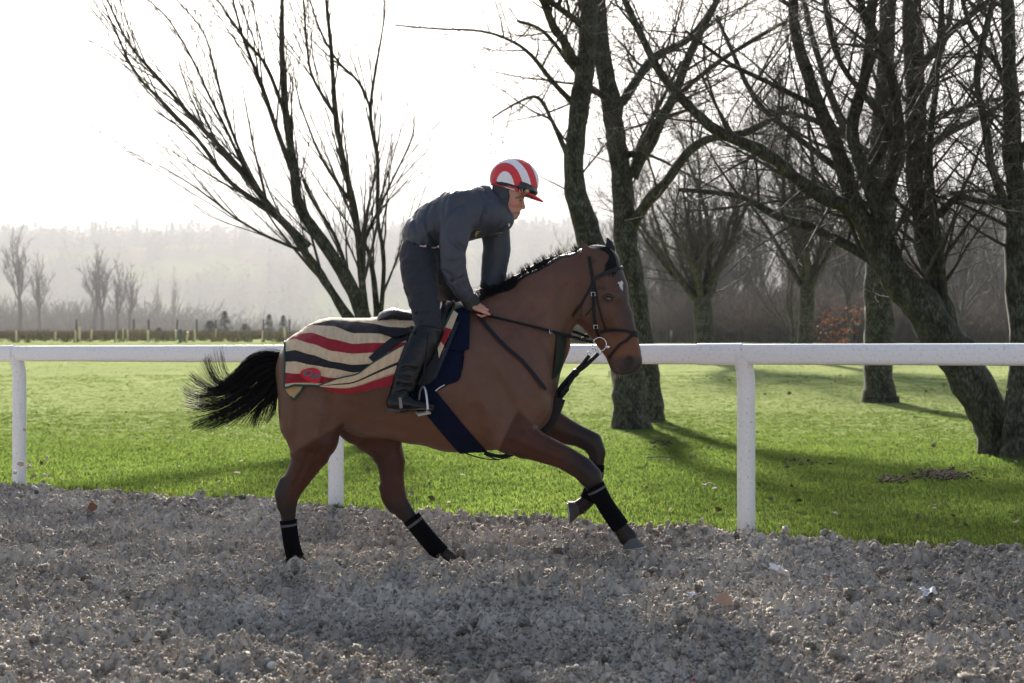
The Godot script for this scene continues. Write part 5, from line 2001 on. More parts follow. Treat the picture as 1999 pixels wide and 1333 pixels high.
func build_rug() -> void:
	var t := thing("exercise_rug", "beige wool exercise rug with red and black stripes laid over the horse's quarters", "rug")
	var wool := mat(Color.WHITE, 0.95)
	wool.albedo_texture = stripes_image()
	wool.rim_enabled = true
	wool.rim = 0.3
	var xs := [557, 575, 607, 650, 690, 725, 760, 800, 830, 870]
	# lower edge of each band from the spine down
	var bands := [
		[664, 645, 633, 624, 627, 631, 638, 640, 640, 636],
		[667, 648, 634, 636, 650, 650, 652, 654, 654, 650],
		[664, 653, 649, 662, 671, 669, 669, 668, 668, 662],
		[666, 661, 670, 685, 690, 688, 686, 685, 684, 676],
		[686, 683, 692, 706, 712, 710, 706, 704, 702, 690],
		[706, 705, 712, 719, 727, 722, 718, 715, 712, 700],
		[727, 729, 730, 738, 736, 731, 726, 722, 718, 706],
		[749, 747, 747, 750, 745, 738, 732, 728, 724, 712],
		[757, 751, 752, 756, 750, 743, 736, 732, 728, 716]]
	var cut := [[557, 582, 625, 652, 700, 740, 790, 870], [757, 751, 754, 746, 733, 716, 694, 690]]
	var wr := noise(2.2, 163, 2)
	var rows := []
	var uvs := []
	var cols := 72
	var sub := 4
	for b in bands.size() * sub + 1:
		rows.append([])
		uvs.append([])
	for cI in cols + 1:
		var px := lerpf(557, 868, float(cI) / cols)
		# the spine, where the cloth turns over to the far side
		var x := P(px, 650, 0).x
		var top := 1.8
		while horse.front(x, top, 0.014) < -0.3 and top > 1.0: top -= 0.003
		var ytop := px_of(Vector3(x, top, 0)).y
		var prev := ytop
		var last_z := 0.0
		for b in bands.size():
			var y: float = table(px, xs, bands[b])
			y = minf(y, table(px, cut[0], cut[1]) + 3.0)
			if b == 0: y = maxf(y, ytop + 2.0)
			y = maxf(y, prev + 0.4)
			for k in range(0 if b == 0 else 1, sub + 1):
				var q := float(k) / sub
				var p: Vector3
				if b == 0 and k == 0:
					p = Vector3(x, top, 0)
				else:
					var yy := lerpf(prev, y, q * q if b == 0 else q)
					p = surf(px, yy, 0.016)
					if p.z < last_z: p = P(px, yy, lerpf(p.z, last_z, 0.75))
					last_z = p.z
					p.z += absf(0.012 * wr.get_noise_2d(px * 0.022, yy * 0.03) + 0.005 * sin(px * 0.09 + yy * 0.03)) * smoothstep(0.0, 0.1, p.z) + (0.03 * smoothstep(600.0, 556.0, px) * smoothstep(700.0, 755.0, yy)) * smoothstep(0.0, 0.1, p.z)
				rows[b * sub + k].append(p)
				uvs[b * sub + k].append(Vector2(float(cI) / cols * 3.0, (b + q) / 10.0))
			prev = y
	var s := Shape.new()
	s.slab(rows, 0.006, uvs)
	var far := []
	for r in rows:
		var l := []
		for p: Vector3 in r: l.append(Vector3(p.x, p.y, -p.z))
		far.append(l)
	s.slab(flipped(far), 0.006, uvs)
	part(t, "sheet", s, wool)
	# green braid along the rear and lower edges
	var green := mat(lin(0.008, 0.045, 0.035), 0.8)
	var edge := []
	for r in rows: edge.append((r[0] as Vector3) + Vector3(-0.003, 0, 0))
	for k in range(1, int(cols * 0.26)): edge.append((rows[-1][k] as Vector3) + Vector3(0, -0.002, 0.0))
	s = Shape.new()
	s.tube(edge, taper(edge.size(), 0.0065, 0.0065), 8, true)
	part(t, "braid", s, green)
	# the front corner turned back below the saddle
	s = Shape.new()
	var up := line2([[622, 753], [660, 739], [695, 731], [712, 720], [730, 707], [775, 680], [800, 668]], 6)
	var lo := line2([[626, 755], [650, 765], [672, 769], [700, 766], [725, 760], [765, 752], [795, 748]], 6)
	rows = []
	uvs = []
	for r in 25:
		var q := r / 24.0
		var l := []
		var ul := []
		for k in up.size():
			var e: Vector2 = (up[k] as Vector2).lerp(lo[k], q)
			var p := surf(e.x, e.y, 0.040)
			p.z += 0.004 * sin(e.x * 0.06 + e.y * 0.1)
			l.append(p)
			ul.append(Vector2(float(k) / up.size() * 2.0, [0.05, 0.05, 0.05, 0.05, 0.05, 0.05, 0.05, 0.05, 0.05, 0.05, 0.15, 0.15, 0.05, 0.05, 0.05, 0.05, 0.05, 0.35, 0.35, 0.35, 0.35, 0.35, 0.35, 0.35, 0.35][r]))
		rows.append(l)
		uvs.append(ul)
	s.slab(rows, 0.006, uvs)
	part(t, "turned_corner", s, wool)
	edge = []
	for p: Vector3 in rows[0]: edge.append(p + Vector3(0, 0.001, 0.001))
	s = Shape.new()
	s.tube(edge, taper(edge.size(), 0.004, 0.004), 8, true)
	part(t, "braid", s, green)
	# the rear corner, folded so that its plain underside shows
	s = Shape.new()
	rows = []
	for r in 9:
		var q := r / 8.0
		var l := []
		for k in 9:
			var e := k / 8.0
			var wdt := sqrt(1.0 - pow(q, 2.2))
			l.append(surf(lerpf(555 + 13.0 * q * q, 592 - 14 * q * q, e), 750 + (29.0 * q) * (1.0 - 0.18 * pow(2.0 * e - 1.0, 2.0)), 0.010) + Vector3(0, 0, -0.004))
		rows.append(l)
	s.slab(rows, 0.005)
	part(t, "rear_corner", s, mat(lin(0.36, 0.25, 0.13), 0.95))
	edge = []
	for r in rows: edge.append((r[8] as Vector3) + Vector3(0.001, 0, 0.003))
	for k in range(7, -1, -1): edge.append((rows[8][k] as Vector3) + Vector3(0, -0.002, 0.003))
	s = Shape.new()
	s.tube(edge, taper(edge.size(), 0.0065, 0.006), 8)
	part(t, "braid", s, green)
	# oval badge with two letters
	s = Shape.new()
	rows = []
	for r in 6:
		var l := []
		for k in 29:
			var a := TAU * k / 28
			var e := Vector2(cos(a) * 20.5, sin(a) * 14.0) * maxf(r / 5.0, 0.02) * (1.0 + 0.10 * sin(3.0 * a - 0.9))
			e = e.rotated(0.30)
			l.append(surf(608.5 + e.x, 732.0 + e.y, 0.026))
		rows.append(l)
	s.slab(rows, 0.004)
	var badge := part(t, "badge", s, mat(lin(0.42, 0.018, 0.035), 0.9))
	s = Shape.new()
	for p: Vector3 in rows[5]: pass
	s.tube(rows[4], taper(29, 0.0014, 0.0014), 6, false)
	part(badge, "badge_stitching", s, mat(lin(0.2, 0.01, 0.02), 0.8))
	var tm := TextMesh.new()
	tm.text = "OP"
	var sf := SystemFont.new()
	sf.font_names = PackedStringArray(["Droid Sans"])
	sf.font_weight = 700
	tm.font = sf
	tm.font_size = 64
	tm.pixel_size = 0.00115
	tm.depth = 0.004
	var lt := part(badge, "badge_lettering", tm, mat(lin(0.07, 0.11, 0.15), 0.8))
	var at := surf(608.5, 732, 0.030)
	var nn := horse.grad(at)
	var xa := (Vector3(0.90, -0.42, 0) - nn * nn.dot(Vector3(0.90, -0.42, 0))).normalized()
	lt.transform = Transform3D(Basis(xa, (nn.cross(xa) * 0.75 + xa * 0.35), nn), at + nn * 0.006)
	# the front edge of the rug drawn up over the withers
	s = Shape.new()
	rows = []
	uvs = []
	var ua := line2([[884, 604], [868, 636], [856, 660], [854, 676]], 6)
	var la := line2([[894, 612], [883, 640], [868, 672], [857, 699]], 6)
	for k in ua.size():
		var l := []
		var ul := []
		for e in 5:
			var q: Vector2 = (ua[k] as Vector2).lerp(la[k], e / 4.0)
			l.append(surf(q.x, q.y, 0.040))
			ul.append(Vector2(e * 0.1, 0.35 if k >= 7 and k <= 12 else 0.45))
		rows.append(l)
		uvs.append(ul)
	s.slab(rows, 0.006, uvs)
	part(t, "front_fold", s, wool)
	edge = []
	for r in rows: edge.append((r[0] as Vector3) + Vector3(0, 0, 0.003))
	s = Shape.new()
	var ext := [surf(912, 594, 0.03), surf(900, 598, 0.04)]
	s.tube(ext + edge, taper(edge.size() + 2, 0.007, 0.006), 8)
	part(t, "braid", s, green)

func build_bridle(black: Material, steel: Material) -> void:
	var t := thing("bridle", "black leather bridle with crossed noseband, steel bit ring and reins on the horse's head", "bridle")
	var s := Shape.new()
	strap(s, [[1150, 500], [1153, 520], [1157, 546], [1158, 572], [1160, 617], [1164, 640], [1170, 662]], 0.020, 0.004, 0.004, null, true)
	part(t, "cheekpiece", s, black)
	s = Shape.new()
	strap(s, [[1159, 540], [1162, 560], [1166, 586], [1175, 622], [1184, 646]], 0.011, 0.004, 0.004, null, true)
	part(t, "noseband_hanger", s, black)
	s = Shape.new()
	strap(s, [[1157, 545], [1170, 539], [1184, 532], [1198, 527], [1208, 524]], 0.024, 0.006, 0.005, null, true)
	s.tube([P(1207, 524, 0.055), P(1212, 523, 0.03), P(1214, 522, 0), P(1212, 523, -0.03), P(1207, 524, -0.055)], taper(5, 0.011, 0.011), 8)
	part(t, "browband", s, leather(lin(0.014, 0.014, 0.016), 0.5))
	s = Shape.new()
	strap(s, [[1156, 552], [1148, 570], [1137, 588], [1126, 606], [1118, 619]], 0.013, 0.005, 0.004, null, true)
	part(t, "throatlatch", s, black)
	s = Shape.new()
	strap(s, [[1172, 650], [1184, 646], [1205, 645], [1225, 646], [1237, 650]], 0.017, 0.005, 0.005, null, true)
	strap(s, [[1238, 652], [1224, 664], [1211, 672], [1197, 687], [1188, 699]], 0.017, 0.005, 0.005, null, true)
	part(t, "noseband", s, black)
	s = Shape.new()
	s.ball(P(1240, 652, 0.012), Vector3(0.022, 0.026, 0.028), 8, 12)
	part(t, "noseband_pad", s, leather(lin(0.03, 0.03, 0.032), 0.6))
	s = Shape.new()
	strap(s, [[1157, 578], [1157, 598], [1150, 608], [1143, 616]], 0.009, 0.010, 0.003)
	part(t, "loose_strap_end", s, black)
	for q in [[1158, 574], [1163, 638]]:
		s = Shape.new()
		var c := surf(q[0], q[1], 0.012)
		var w := 0.011
		s.tube([c + Vector3(-w, w, 0), c + Vector3(w, w, 0), c + Vector3(w, -w, 0), c + Vector3(-w, -w, 0), c + Vector3(-w, w, 0)], taper(5, 0.0022, 0.0022), 6)
		part(t, "buckle", s, steel)
	s = Shape.new()
	ring(s, P(1170.5, 672, 0.066), 0.041, 0.0038, Vector3(0.1, 0, 1).normalized())
	part(t, "bit_ring", s, steel)
	s = Shape.new()
	ring(s, P(1170.5, 672, -0.066), 0.041, 0.0038, Vector3(0.1, 0, 1).normalized())
	part(t, "bit_ring", s, steel)
	s = Shape.new()
	s.tube([P(1184, 677, 0.06), P(1186, 677, 0.03), P(1186, 678, 0), P(1186, 677, -0.03), P(1184, 677, -0.06)], [0.009, 0.011, 0.008, 0.011, 0.009], 8)
	s.ball(P(1186, 677, 0.06), Vector3(0.018, 0.012, 0.012))
	part(t, "bit_mouthpiece", s, steel)
	# reins
	s = Shape.new()
	var near := curve([[947, 615, 0.135], [985, 624, 0.185], [1027, 634, 0.18], [1078, 647, 0.135], [1112, 656, 0.10], [1158, 668, 0.075]], 6)
	for i in near.size():
		var p: Vector3 = near[i]
		near[i].z = maxf(p.z, horse.front(p.x, p.y, 0.010))
	s.tube(near, taper(near.size(), 0.0045, 0.0045), 8, true, 1.0)
	s.slab(ribbon(near, 0.018), 0.004)
	part(t, "rein", s, black)
	s = Shape.new()
	var fr := curve([[940, 604, -0.12], [1000, 615, -0.17], [1060, 628, -0.16], [1114, 645, -0.09], [1150, 658, -0.07]], 6)
	s.slab(ribbon(fr, 0.018), 0.004)
	s.tube(fr, taper(fr.size(), 0.0045, 0.0045), 8)
	part(t, "rein", s, black)
	for q in [[1112, 656, 0.10], [1137, 662, 0.088], [1116, 645, -0.088], [1143, 656, -0.072]]:
		s = Shape.new()
		s.tube([P(q[0] - 2.5, q[1] - 0.6, q[2]), P(q[0] + 2.5, q[1] + 0.6, q[2])], [0.014, 0.014], 10)
		part(t, "rein_stop", s, black)

	# martingale and breast strap
	var mt := thing("martingale", "black breast strap and bib martingale between the horse's chest and its bit", "martingale")
	s = Shape.new()
	strap(s, [[935, 616], [963, 650], [990, 678], [1019, 703], [1045, 733], [1066, 760]], 0.020, 0.010, 0.005, null, true)
	part(mt, "breast_strap", s, leather(lin(0.009, 0.011, 0.015), 0.5))
	s = Shape.new()
	var rows := []
	var ua := line2([[1074, 647], [1074, 685], [1070, 730], [1064, 757]], 5)
	var la := line2([[1108, 651], [1105, 680], [1094, 724], [1066, 760]], 5)
	for k in ua.size():
		var l := []
		for e in 7:
			var q: Vector2 = (ua[k] as Vector2).lerp(la[k], e / 6.0)
			l.append(P(q.x, q.y, 0.06 + 0.05 * sin(PI * e / 6.0)))
		rows.append(l)
	s.slab(rows, 0.006)
	part(mt, "bib", s, leather(lin(0.010, 0.016, 0.013), 0.45))
	s = Shape.new()
	ring(s, P(1069, 764, 0.085), 0.014, 0.003, Vector3(0.3, 0, 1).normalized())
	ring(s, P(1075, 648, 0.15), 0.018, 0.003, Vector3(1, 0.2, 0.4).normalized())
	for q in [[1150, 690], [1160, 682], [1171, 688]]:
		ring(s, P(q[0], q[1], 0.065), 0.010, 0.0028, Vector3(0.5, 0.4, 1).normalized())
	part(mt, "rings", s, steel)
	for q in [[[1168, 690, 0.06], [1145, 712, 0.06], [1124, 729, 0.05], [1106, 756, 0.045], [1092, 780, 0.04], [1078, 806, 0.03]], [[1150, 694, 0.05], [1136, 712, 0.04], [1120, 727, 0.045], [1098, 752, 0.03], [1084, 776, 0.03], [1072, 800, 0.02]]]:
		s = Shape.new()
		var pts := curve(q, 5)
		s.tube(pts, taper(pts.size(), 0.012, 0.015), 10)
		part(mt, "fork", s, black)
	for q in [[1123, 728], [1103, 760], [1098, 766]]:
		s = Shape.new()
		s.ball(P(q[0], q[1], 0.05), Vector3(0.030, 0.024, 0.026), 8, 12, Basis(Vector3(0, 0, 1), 0.9))
		part(mt, "knot", s, black)
	s = Shape.new()
	var cs := curve([[1090, 776, 0.03], [1078, 808, 0.02], [1062, 836, 0.0], [1030, 868, 0.0], [985, 890, 0.0], [945, 884, 0.0]], 6)
	s.tube(cs, [0.045, 0.045, 0.045, 0.045, 0.045, 0.045, 0.045, 0.045, 0.043, 0.042, 0.04, 0.038, 0.036, 0.034, 0.032, 0.03, 0.028, 0.026, 0.024, 0.022, 0.02, 0.018, 0.016, 0.015, 0.014, 0.013, 0.012, 0.012, 0.012, 0.012, 0.012], 12, true, 0.6)
	part(mt, "chest_strap", s, mat(lin(0.008, 0.008, 0.009), 0.9))
	s = Shape.new()
	s.tube(curve([[905, 883, 0.03], [935, 893, 0.03], [968, 897, 0.03], [992, 893, 0.03]], 5), taper(16, 0.004, 0.003), 6)
	s.tube(curve([[948, 888, 0.02], [960, 893, 0.02], [975, 898, 0.02]], 4), taper(9, 0.004, 0.003), 6)
	part(mt, "hanging_strap", s, black)

func ribbon(pts: Array, w: float) -> Array:
	var rows := []
	for p: Vector3 in pts: rows.append([p + Vector3(0, -w * 0.5, 0), p + Vector3(0, w * 0.5, 0)])
	return rows

# ---------- the rider ----------

func ruffle(f: Field, n: FastNoiseLite, amp: float, stretch := Vector3.ONE) -> void:
	var i := 0
	for z in f.nz:
		for y in f.ny:
			for x in f.nx:
				var g := f.d[i]
				if g < 0.03 and g > -0.03:
					var p := (f.o + Vector3(x, y, z) * f.h) * stretch
					f.d[i] = g + amp * n.get_noise_3d(p.x, p.y, p.z)
				i += 1

func crease(f: Field, st: Array, r := 0.006, k := 0.014) -> void:
	f.chain(bones_raw(st, r), k, true)

func bones_raw(st: Array, r: float) -> Array:
	var out := []
	for i in st.size() - 1:
		var a: Vector3 = surf(st[i][0], st[i][1], 0.002, jacket)
		var b: Vector3 = surf(st[i + 1][0], st[i + 1][1], 0.002, jacket)
		out.append(Bone.new(a, b, r, r, r, r))
	return out

var jacket: Field
var breeches: Field

func plain_paint(_p: Vector3, _n: Vector3) -> Color:
	return Color.WHITE

func skin(p: Vector3, _n: Vector3) -> Color:
	var s := px_of(p)
	var c := Color(0.40, 0.215, 0.160)
	var q := n_coat.get_noise_3d(p.x * 3.0, p.y * 3.0, p.z * 3.0)
	c *= 1.0 + 0.07 * q
	if s.y < 440.0:
		# reddened cheek and nose, beard shadow, lips, brow
		c = c.lerp(Color(0.43, 0.19, 0.145), 1.0 - hv(6, 16, Vector2(s.x - 1003, s.y - 398).length()))
		c = c.lerp(Color(0.42, 0.18, 0.14), 1.0 - hv(2, 6, Vector2(s.x - 1023, s.y - 406).length()))
		var jaw := hv(406, 414, s.y + (1003 - s.x) * 0.25)
		c = c.lerp(Color(0.27, 0.165, 0.135), 0.45 * jaw)
		var lip := Vector2(s.x - 1011, (s.y - 415.3) * 2.0)
		c = c.lerp(Color(0.33, 0.12, 0.105), 0.85 * (1.0 - hv(3.5, 6.0, lip.length())))
		if absf(s.y - 415.3 - (1011 - s.x) * 0.05) < 0.7 and s.x > 1003.0: c = Color(0.12, 0.05, 0.045)
		c = c.lerp(Color(0.09, 0.055, 0.04), 0.8 * (1.0 - hv(1.2, 2.6, absf(s.y - 384.5 - (1016 - s.x) * 0.15))) * hv(1004, 1008, s.x) * (1.0 - hv(1019, 1022, s.x)))
	elif s.y < 630.0 and s.x > 940.0:
		c = c.lerp(Color(0.44, 0.20, 0.15), 0.5)
	return c

func build_rider() -> void:
	var t := thing("person", "person riding, standing in the stirrups in dark jacket, black boots and red and white cap", "person")
	# --- the clothes as fields, so that the body can be laid inside them
	jacket = Field.new(Vector3(-0.72, 1.48, -0.36), Vector3(0.10, 2.36, 0.36), 0.0068)
	var torso := [[822, 468, 0, 34, 0.185], [824, 456, 0, 39, 0.185], [850, 440, 0, 48, 0.175], [888, 423, 0, 53, 0.19], [925, 417, 0, 49, 0.205], [955, 420, 0, 40, 0.18], [972, 428, 0, 29, 0.13]]
	var shoulder := [[900, 410, 0.14, 36, 0.075], [892, 432, 0.185, 34, 0.07], [887, 462, 0.21, 29, 0.062], [884, 492, 0.222, 25, 0.056], [885, 520, 0.222, 24.5, 0.054], [891, 542, 0.212, 23, 0.052], [902, 564, 0.185, 18.5, 0.046], [914, 583, 0.150, 15.5, 0.043], [921, 593, 0.135, 14.5, 0.042]]
	var far_arm := [[955, 425, -0.13, 34, 0.075], [967, 455, -0.17, 29, 0.065], [970, 485, -0.18, 27, 0.06], [966, 520, -0.18, 26, 0.055], [960, 550, -0.165, 22, 0.05], [952, 580, -0.13, 17, 0.044], [946, 596, -0.10, 15, 0.042]]
	jacket.chain(bones(torso), 0.02)
	jacket.chain(bones([[845, 410, 0, 10, 0.10], [880, 392, 0, 16, 0.14], [930, 382, 0, 15, 0.13]]), 0.05)
	jacket.chain(bones(shoulder), 0.035)
	jacket.chain(bones(far_arm), 0.035)
	jacket.chain(bones([[950, 392, 0, 25, 0.088], [970, 400, 0, 26, 0.085], [986, 425, 0, 17, 0.07]]), 0.03)
	# folds: pulled seams over the back, elbow and waist creases
	for c in [[[838, 400], [831, 425], [835, 452], [850, 480]], [[812, 412], [808, 438], [818, 462], [830, 484]], [[870, 388], [866, 410], [868, 430]], [[868, 440], [873, 425], [888, 402]], [[905, 398], [886, 403], [874, 420]], [[940, 375], [950, 395], [943, 425], [936, 445]],
		[[866, 505], [880, 512], [898, 510]], [[866, 545], [884, 548], [908, 541]], [[890, 470], [900, 482], [908, 492]], [[876, 462], [884, 476], [902, 484]], [[866, 528], [880, 540], [892, 560]], [[900, 520], [892, 540], [908, 562]],
		[[820, 440], [828, 455], [832, 470]], [[852, 400], [852, 412], [850, 424]]]:
		crease(jacket, c, 0.0055, 0.02)
	jacket.chain([Bone.new(P(962, 384, 0), P(1003, 400, 0), 0.050, 0.075, 0.066, 0.06)], 0.012, true)
	ruffle(jacket, noise(7.0, 201, 3), 0.0065, Vector3(1.6, 0.8, 1.0))
	breeches = Field.new(Vector3(-0.72, 1.34, -0.42), Vector3(0.02, 2.02, 0.42), 0.0075)
	var near_leg := [[815, 496, 0.06, 34, 0.13], [817, 520, 0.12, 37, 0.115], [821, 550, 0.17, 35, 0.095], [827, 580, 0.215, 31, 0.082], [833, 610, 0.25, 28, 0.068], [836, 645, 0.27, 26, 0.06], [826, 672, 0.28, 22, 0.055]]
	var far_leg := [[835, 500, -0.06, 36, 0.13], [852, 535, -0.15, 33, 0.10], [872, 565, -0.21, 29, 0.085], [888, 592, -0.25, 26, 0.07], [884, 625, -0.27, 25, 0.06], [868, 665, -0.28, 22, 0.055]]
	breeches.chain(bones([[817, 490, 0, 34, 0.155], [822, 508, 0, 35, 0.155]]), 0.03)
	breeches.chain(bones(near_leg), 0.035)
	breeches.chain(bones(far_leg), 0.035)
	for c in [[[798, 600], [815, 612], [838, 612]], [[806, 620], [824, 628], [846, 626]], [[794, 575], [806, 582], [822, 584]], [[846, 540], [836, 552], [820, 556]], [[850, 505], [836, 520], [818, 528]], [[786, 500], [800, 512], [818, 516]]]:
		var ln := []
		for k in 2: ln.append(Bone.new(surf(c[k][0], c[k][1], 0.001, breeches), surf(c[k + 1][0], c[k + 1][1], 0.001, breeches), 0.004, 0.004, 0.004, 0.004))
		breeches.chain(ln, 0.018, true)
	ruffle(breeches, noise(9.0, 202, 3), 0.008, Vector3(1, 1.4, 1))

	# --- one continuous body under the clothes, with its head and hands
	var s := Shape.new()
	var coarse := Field.new(Vector3(-0.85, 0.85, -0.42), Vector3(0.10, 2.30, 0.42), 0.0115)
	coarse.chain(bones(torso, 0.028), 0.02)
	coarse.chain(bones(shoulder, 0.024), 0.02)
	coarse.chain(bones(far_arm, 0.024), 0.02)
	coarse.chain(bones(near_leg, 0.026), 0.02)
	coarse.chain(bones(far_leg, 0.026), 0.02)
	coarse.chain(bones([[826, 672, 0.28, 20, 0.05], [800, 728, 0.31, 17, 0.045], [784, 765, 0.325, 14, 0.035], [788, 788, 0.33, 9, 0.03], [830, 792, 0.335, 7, 0.03]], 0.006), 0.03)
	coarse.chain(bones([[868, 665, -0.28, 20, 0.05], [842, 725, -0.31, 17, 0.045], [826, 765, -0.325, 14, 0.035], [830, 788, -0.33, 9, 0.03], [872, 792, -0.335, 7, 0.03]], 0.006), 0.03)
	coarse.chain(bones([[955, 415, 0, 22, 0.065], [984, 395, 0, 19, 0.055]]), 0.03)
	coarse.mesh(s, skin, func(p): return p.y < 2.12)
	var head := Field.new(Vector3(-0.14, 2.04, -0.11), Vector3(0.12, 2.46, 0.11), 0.0036)
	head.chain(bones([[1000, 352, 0, 33, 0.078], [998, 372, 0, 29, 0.076], [1000, 385, 0, 22, 0.066]]), 0.02)
	head.chain(bones([[1003, 380, 0, 17.5, 0.060], [1001, 396, 0, 16.5, 0.056], [999, 410, 0, 13.5, 0.046], [1001, 419, 0, 8.2, 0.030]]), 0.02)
	head.chain(bones([[986, 398, 0, 12, 0.058], [993, 414, 0, 9, 0.046]]), 0.02)
	head.chain(bones([[984, 390, 0, 18, 0.056], [968, 412, 0, 20, 0.06]]), 0.02)
	head.chain(bones([[1008, 382, 0, 11.5, 0.052], [1011, 384, 0, 9.5, 0.040]]), 0.01)
	# nose: bridge, tip, wings
	head.chain(bones([[1016.5, 386, 0, 3.6, 0.009], [1020, 396, 0, 3.6, 0.010], [1022, 404.5, 0, 3.6, 0.0115]]), 0.008)
	for sg in [-1.0, 1.0]:
		head.chain(bones([[1018, 406, sg * 0.011, 2.8, 0.007], [1021, 405.5, sg * 0.008, 2.4, 0.006]]), 0.006)
		head.chain(bones([[1007, 396, sg * 0.038, 6, 0.016], [1000, 394, sg * 0.050, 6, 0.012]]), 0.014)
		head.chain([Bone.new(P(1013.5, 390.5, sg * 0.034), P(1012, 391, sg * 0.037), 0.0095, 0.008, 0.013, 0.012)], 0.008, true)
		head.chain(bones([[1013.6, 385, sg * 0.022, 2.6, 0.012], [1010, 385.5, sg * 0.042, 2.6, 0.01]]), 0.006)
		head.chain([Bone.new(P(1021, 408.4, sg * 0.006), P(1019.5, 408.6, sg * 0.007), 0.003, 0.002, 0.003, 0.002)], 0.003, true)
	# mouth and chin
	head.chain(bones([[1010, 410, 0, 6.5, 0.028], [1008.5, 417, 0, 6.0, 0.026]]), 0.01)
	head.chain(bones([[1013.2, 413.4, 0, 2.3, 0.017], [1012.4, 417.2, 0, 2.4, 0.015]]), 0.004)
	head.chain([Bone.new(P(1016, 415.3, 0.0), P(1009, 415.5, 0.02), 0.0022, 0.002, 0.02, 0.01)], 0.003, true)
	head.chain(bones([[1005, 423, 0, 5.6, 0.020], [1002, 424, 0, 5, 0.024]]), 0.01)
	head.mesh(s, skin, func(p): return p.y > 2.09 or p.x > -0.05)
	hand_of(s, 1.0, Vector2(0, 0), 0.135)
	hand_of(s, -1.0, Vector2(12, -6), -0.10)
	var sk := vmat(0.5)
	sk.subsurf_scatter_enabled = true
	sk.subsurf_scatter_strength = 0.08
	relief(triplanar(sk, 10.0, false), noise(0.2, 203, 2), 0.03, 256)
	part(t, "body", s, sk)
	# eyes under the peak
	for sg in [1.0, -1.0]:
		s = Shape.new()
		s.ball(P(1011.8, 390.6, sg * 0.0335), Vector3.ONE * 0.0105, 8, 12)
		part(t, "eye", s, mat(lin(0.30, 0.26, 0.23), 0.2))
		s = Shape.new()
		s.tube([P(1008.2, 391.4, sg * 0.042), P(1011, 389.2, sg * 0.0415), P(1014, 389.6, sg * 0.037), P(1015.2, 391.2, sg * 0.030)], [0.0015, 0.003, 0.003, 0.0015], 6)
		part(t, "eyelid", s, mat(lin(0.22, 0.11, 0.08), 0.6))

	# --- jacket
	var cloth := mat(lin(0.027, 0.034, 0.050), 0.58)
	cloth.rim_enabled = true
	cloth.rim = 0.22
	triplanar(relief(cloth, noise(0.22, 204, 2), 0.04, 256), 9.0, false)
	s = Shape.new()
	jacket.mesh(s, plain_paint)
	var jk := part(t, "jacket", s, cloth)
	# cuffs
	s = Shape.new()
	s.tube(curve([[914, 580, 0.152], [921, 592, 0.136], [925, 599, 0.13]], 4), [0.049, 0.0495, 0.05, 0.0495, 0.05, 0.0495, 0.049, 0.047, 0.044], 20, true, 0.95)
	part(jk, "cuff", s, mat(lin(0.018, 0.024, 0.022), 0.8))
	s = Shape.new()
	s.tube(curve([[955, 574, -0.14], [948, 590, -0.11], [945, 600, -0.10]], 4), taper(9, 0.05, 0.046), 20)
	part(jk, "cuff", s, mat(lin(0.018, 0.024, 0.022), 0.8))
	# stand-up collar with pale piping
	var collar := []
	var pipe := []
	for k in 41:
		var a := TAU * k / 40
		var cc := Vector2(975, 395)
		var f := Vector2(0.55, 0.835)
		var low := Vector2(952, 400)
		var dx := cos(a)
		var up := P(cc.x + f.x * dx * 37.0, cc.y + f.y * dx * 37.0, sin(a) * 0.100)
		var dn := P(low.x + f.x * dx * 44.0, low.y + f.y * dx * 42.0, sin(a) * 0.115)
		var l := []
		for e in 7:
			var q := e / 6.0
			l.append(dn.lerp(up, q) + Vector3(0, 0.010 * sin(PI * q), 0))
		collar.append(l)
		pipe.append(up)
	s = Shape.new()
	s.slab(collar, 0.008)
	part(jk, "collar", s, cloth)
	s = Shape.new()
	s.tube(pipe, taper(pipe.size(), 0.0042, 0.0042), 6, false)
	part(jk, "collar_piping", s, mat(lin(0.55, 0.42, 0.47), 0.8))
	# pink flashes at the hem
	var pink := mat(lin(0.62, 0.42, 0.48), 0.7)
	for q in [[[819, 480.5], [826, 481.5], [832, 480]], [[841, 485.5], [848, 484], [856, 481]]]:
		s = Shape.new()
		strap(s, q, 0.013, 0.009, 0.003, jacket)
		part(jk, "hem_flash", s, pink)
	s = Shape.new()
	strap(s, [[994, 436.5], [994.2, 439], [994.4, 441.5]], 0.012, 0.003, 0.003, jacket)
	part(jk, "collar_tab", s, mat(lin(0.6, 0.55, 0.6), 0.7))
	# embroidery: a small gilt device with lettering round it, a word on the breast, marks on the shoulder
	s = Shape.new()
	for q in [[[929, 462, 929.5, 459], 2.0], [[926.5, 460.5, 931, 461.5], 1.2], [[930, 459, 929.5, 454], 3.4], [[929.5, 455, 932, 451.8], 2.6], [[932, 452, 937, 452.8], 1.5], [[931, 456, 934.5, 456.8], 1.5]]:
		var a: Array = q[0]
		strap(s, [[a[0], a[1]], [(a[0] + a[2]) * 0.5, (a[1] + a[3]) * 0.5], [a[2], a[3]]], q[1] * 0.0031, 0.003, 0.002, jacket)
	part(jk, "gilt_device", s, mat(lin(0.42, 0.35, 0.13), 0.6))
	s = Shape.new()
	for k in 7:
		var a := lerpf(-2.6, -0.35, k / 6.0)
		var e := Vector2(931 + 8.2 * cos(a), 455.5 + 9.0 * sin(a))
		strap(s, [[e.x, e.y], [e.x + 0.5, e.y - 0.7], [e.x + 0.9, e.y - 1.3]], 0.0022, 0.003, 0.0015, jacket)
	for e in [[923.5, 456.5], [938, 458], [922, 463], [924, 465]]:
		strap(s, [[e[0], e[1]], [e[0] + 0.6, e[1]], [e[0] + 1.3, e[1] + 0.2]], 0.0025, 0.003, 0.0015, jacket)
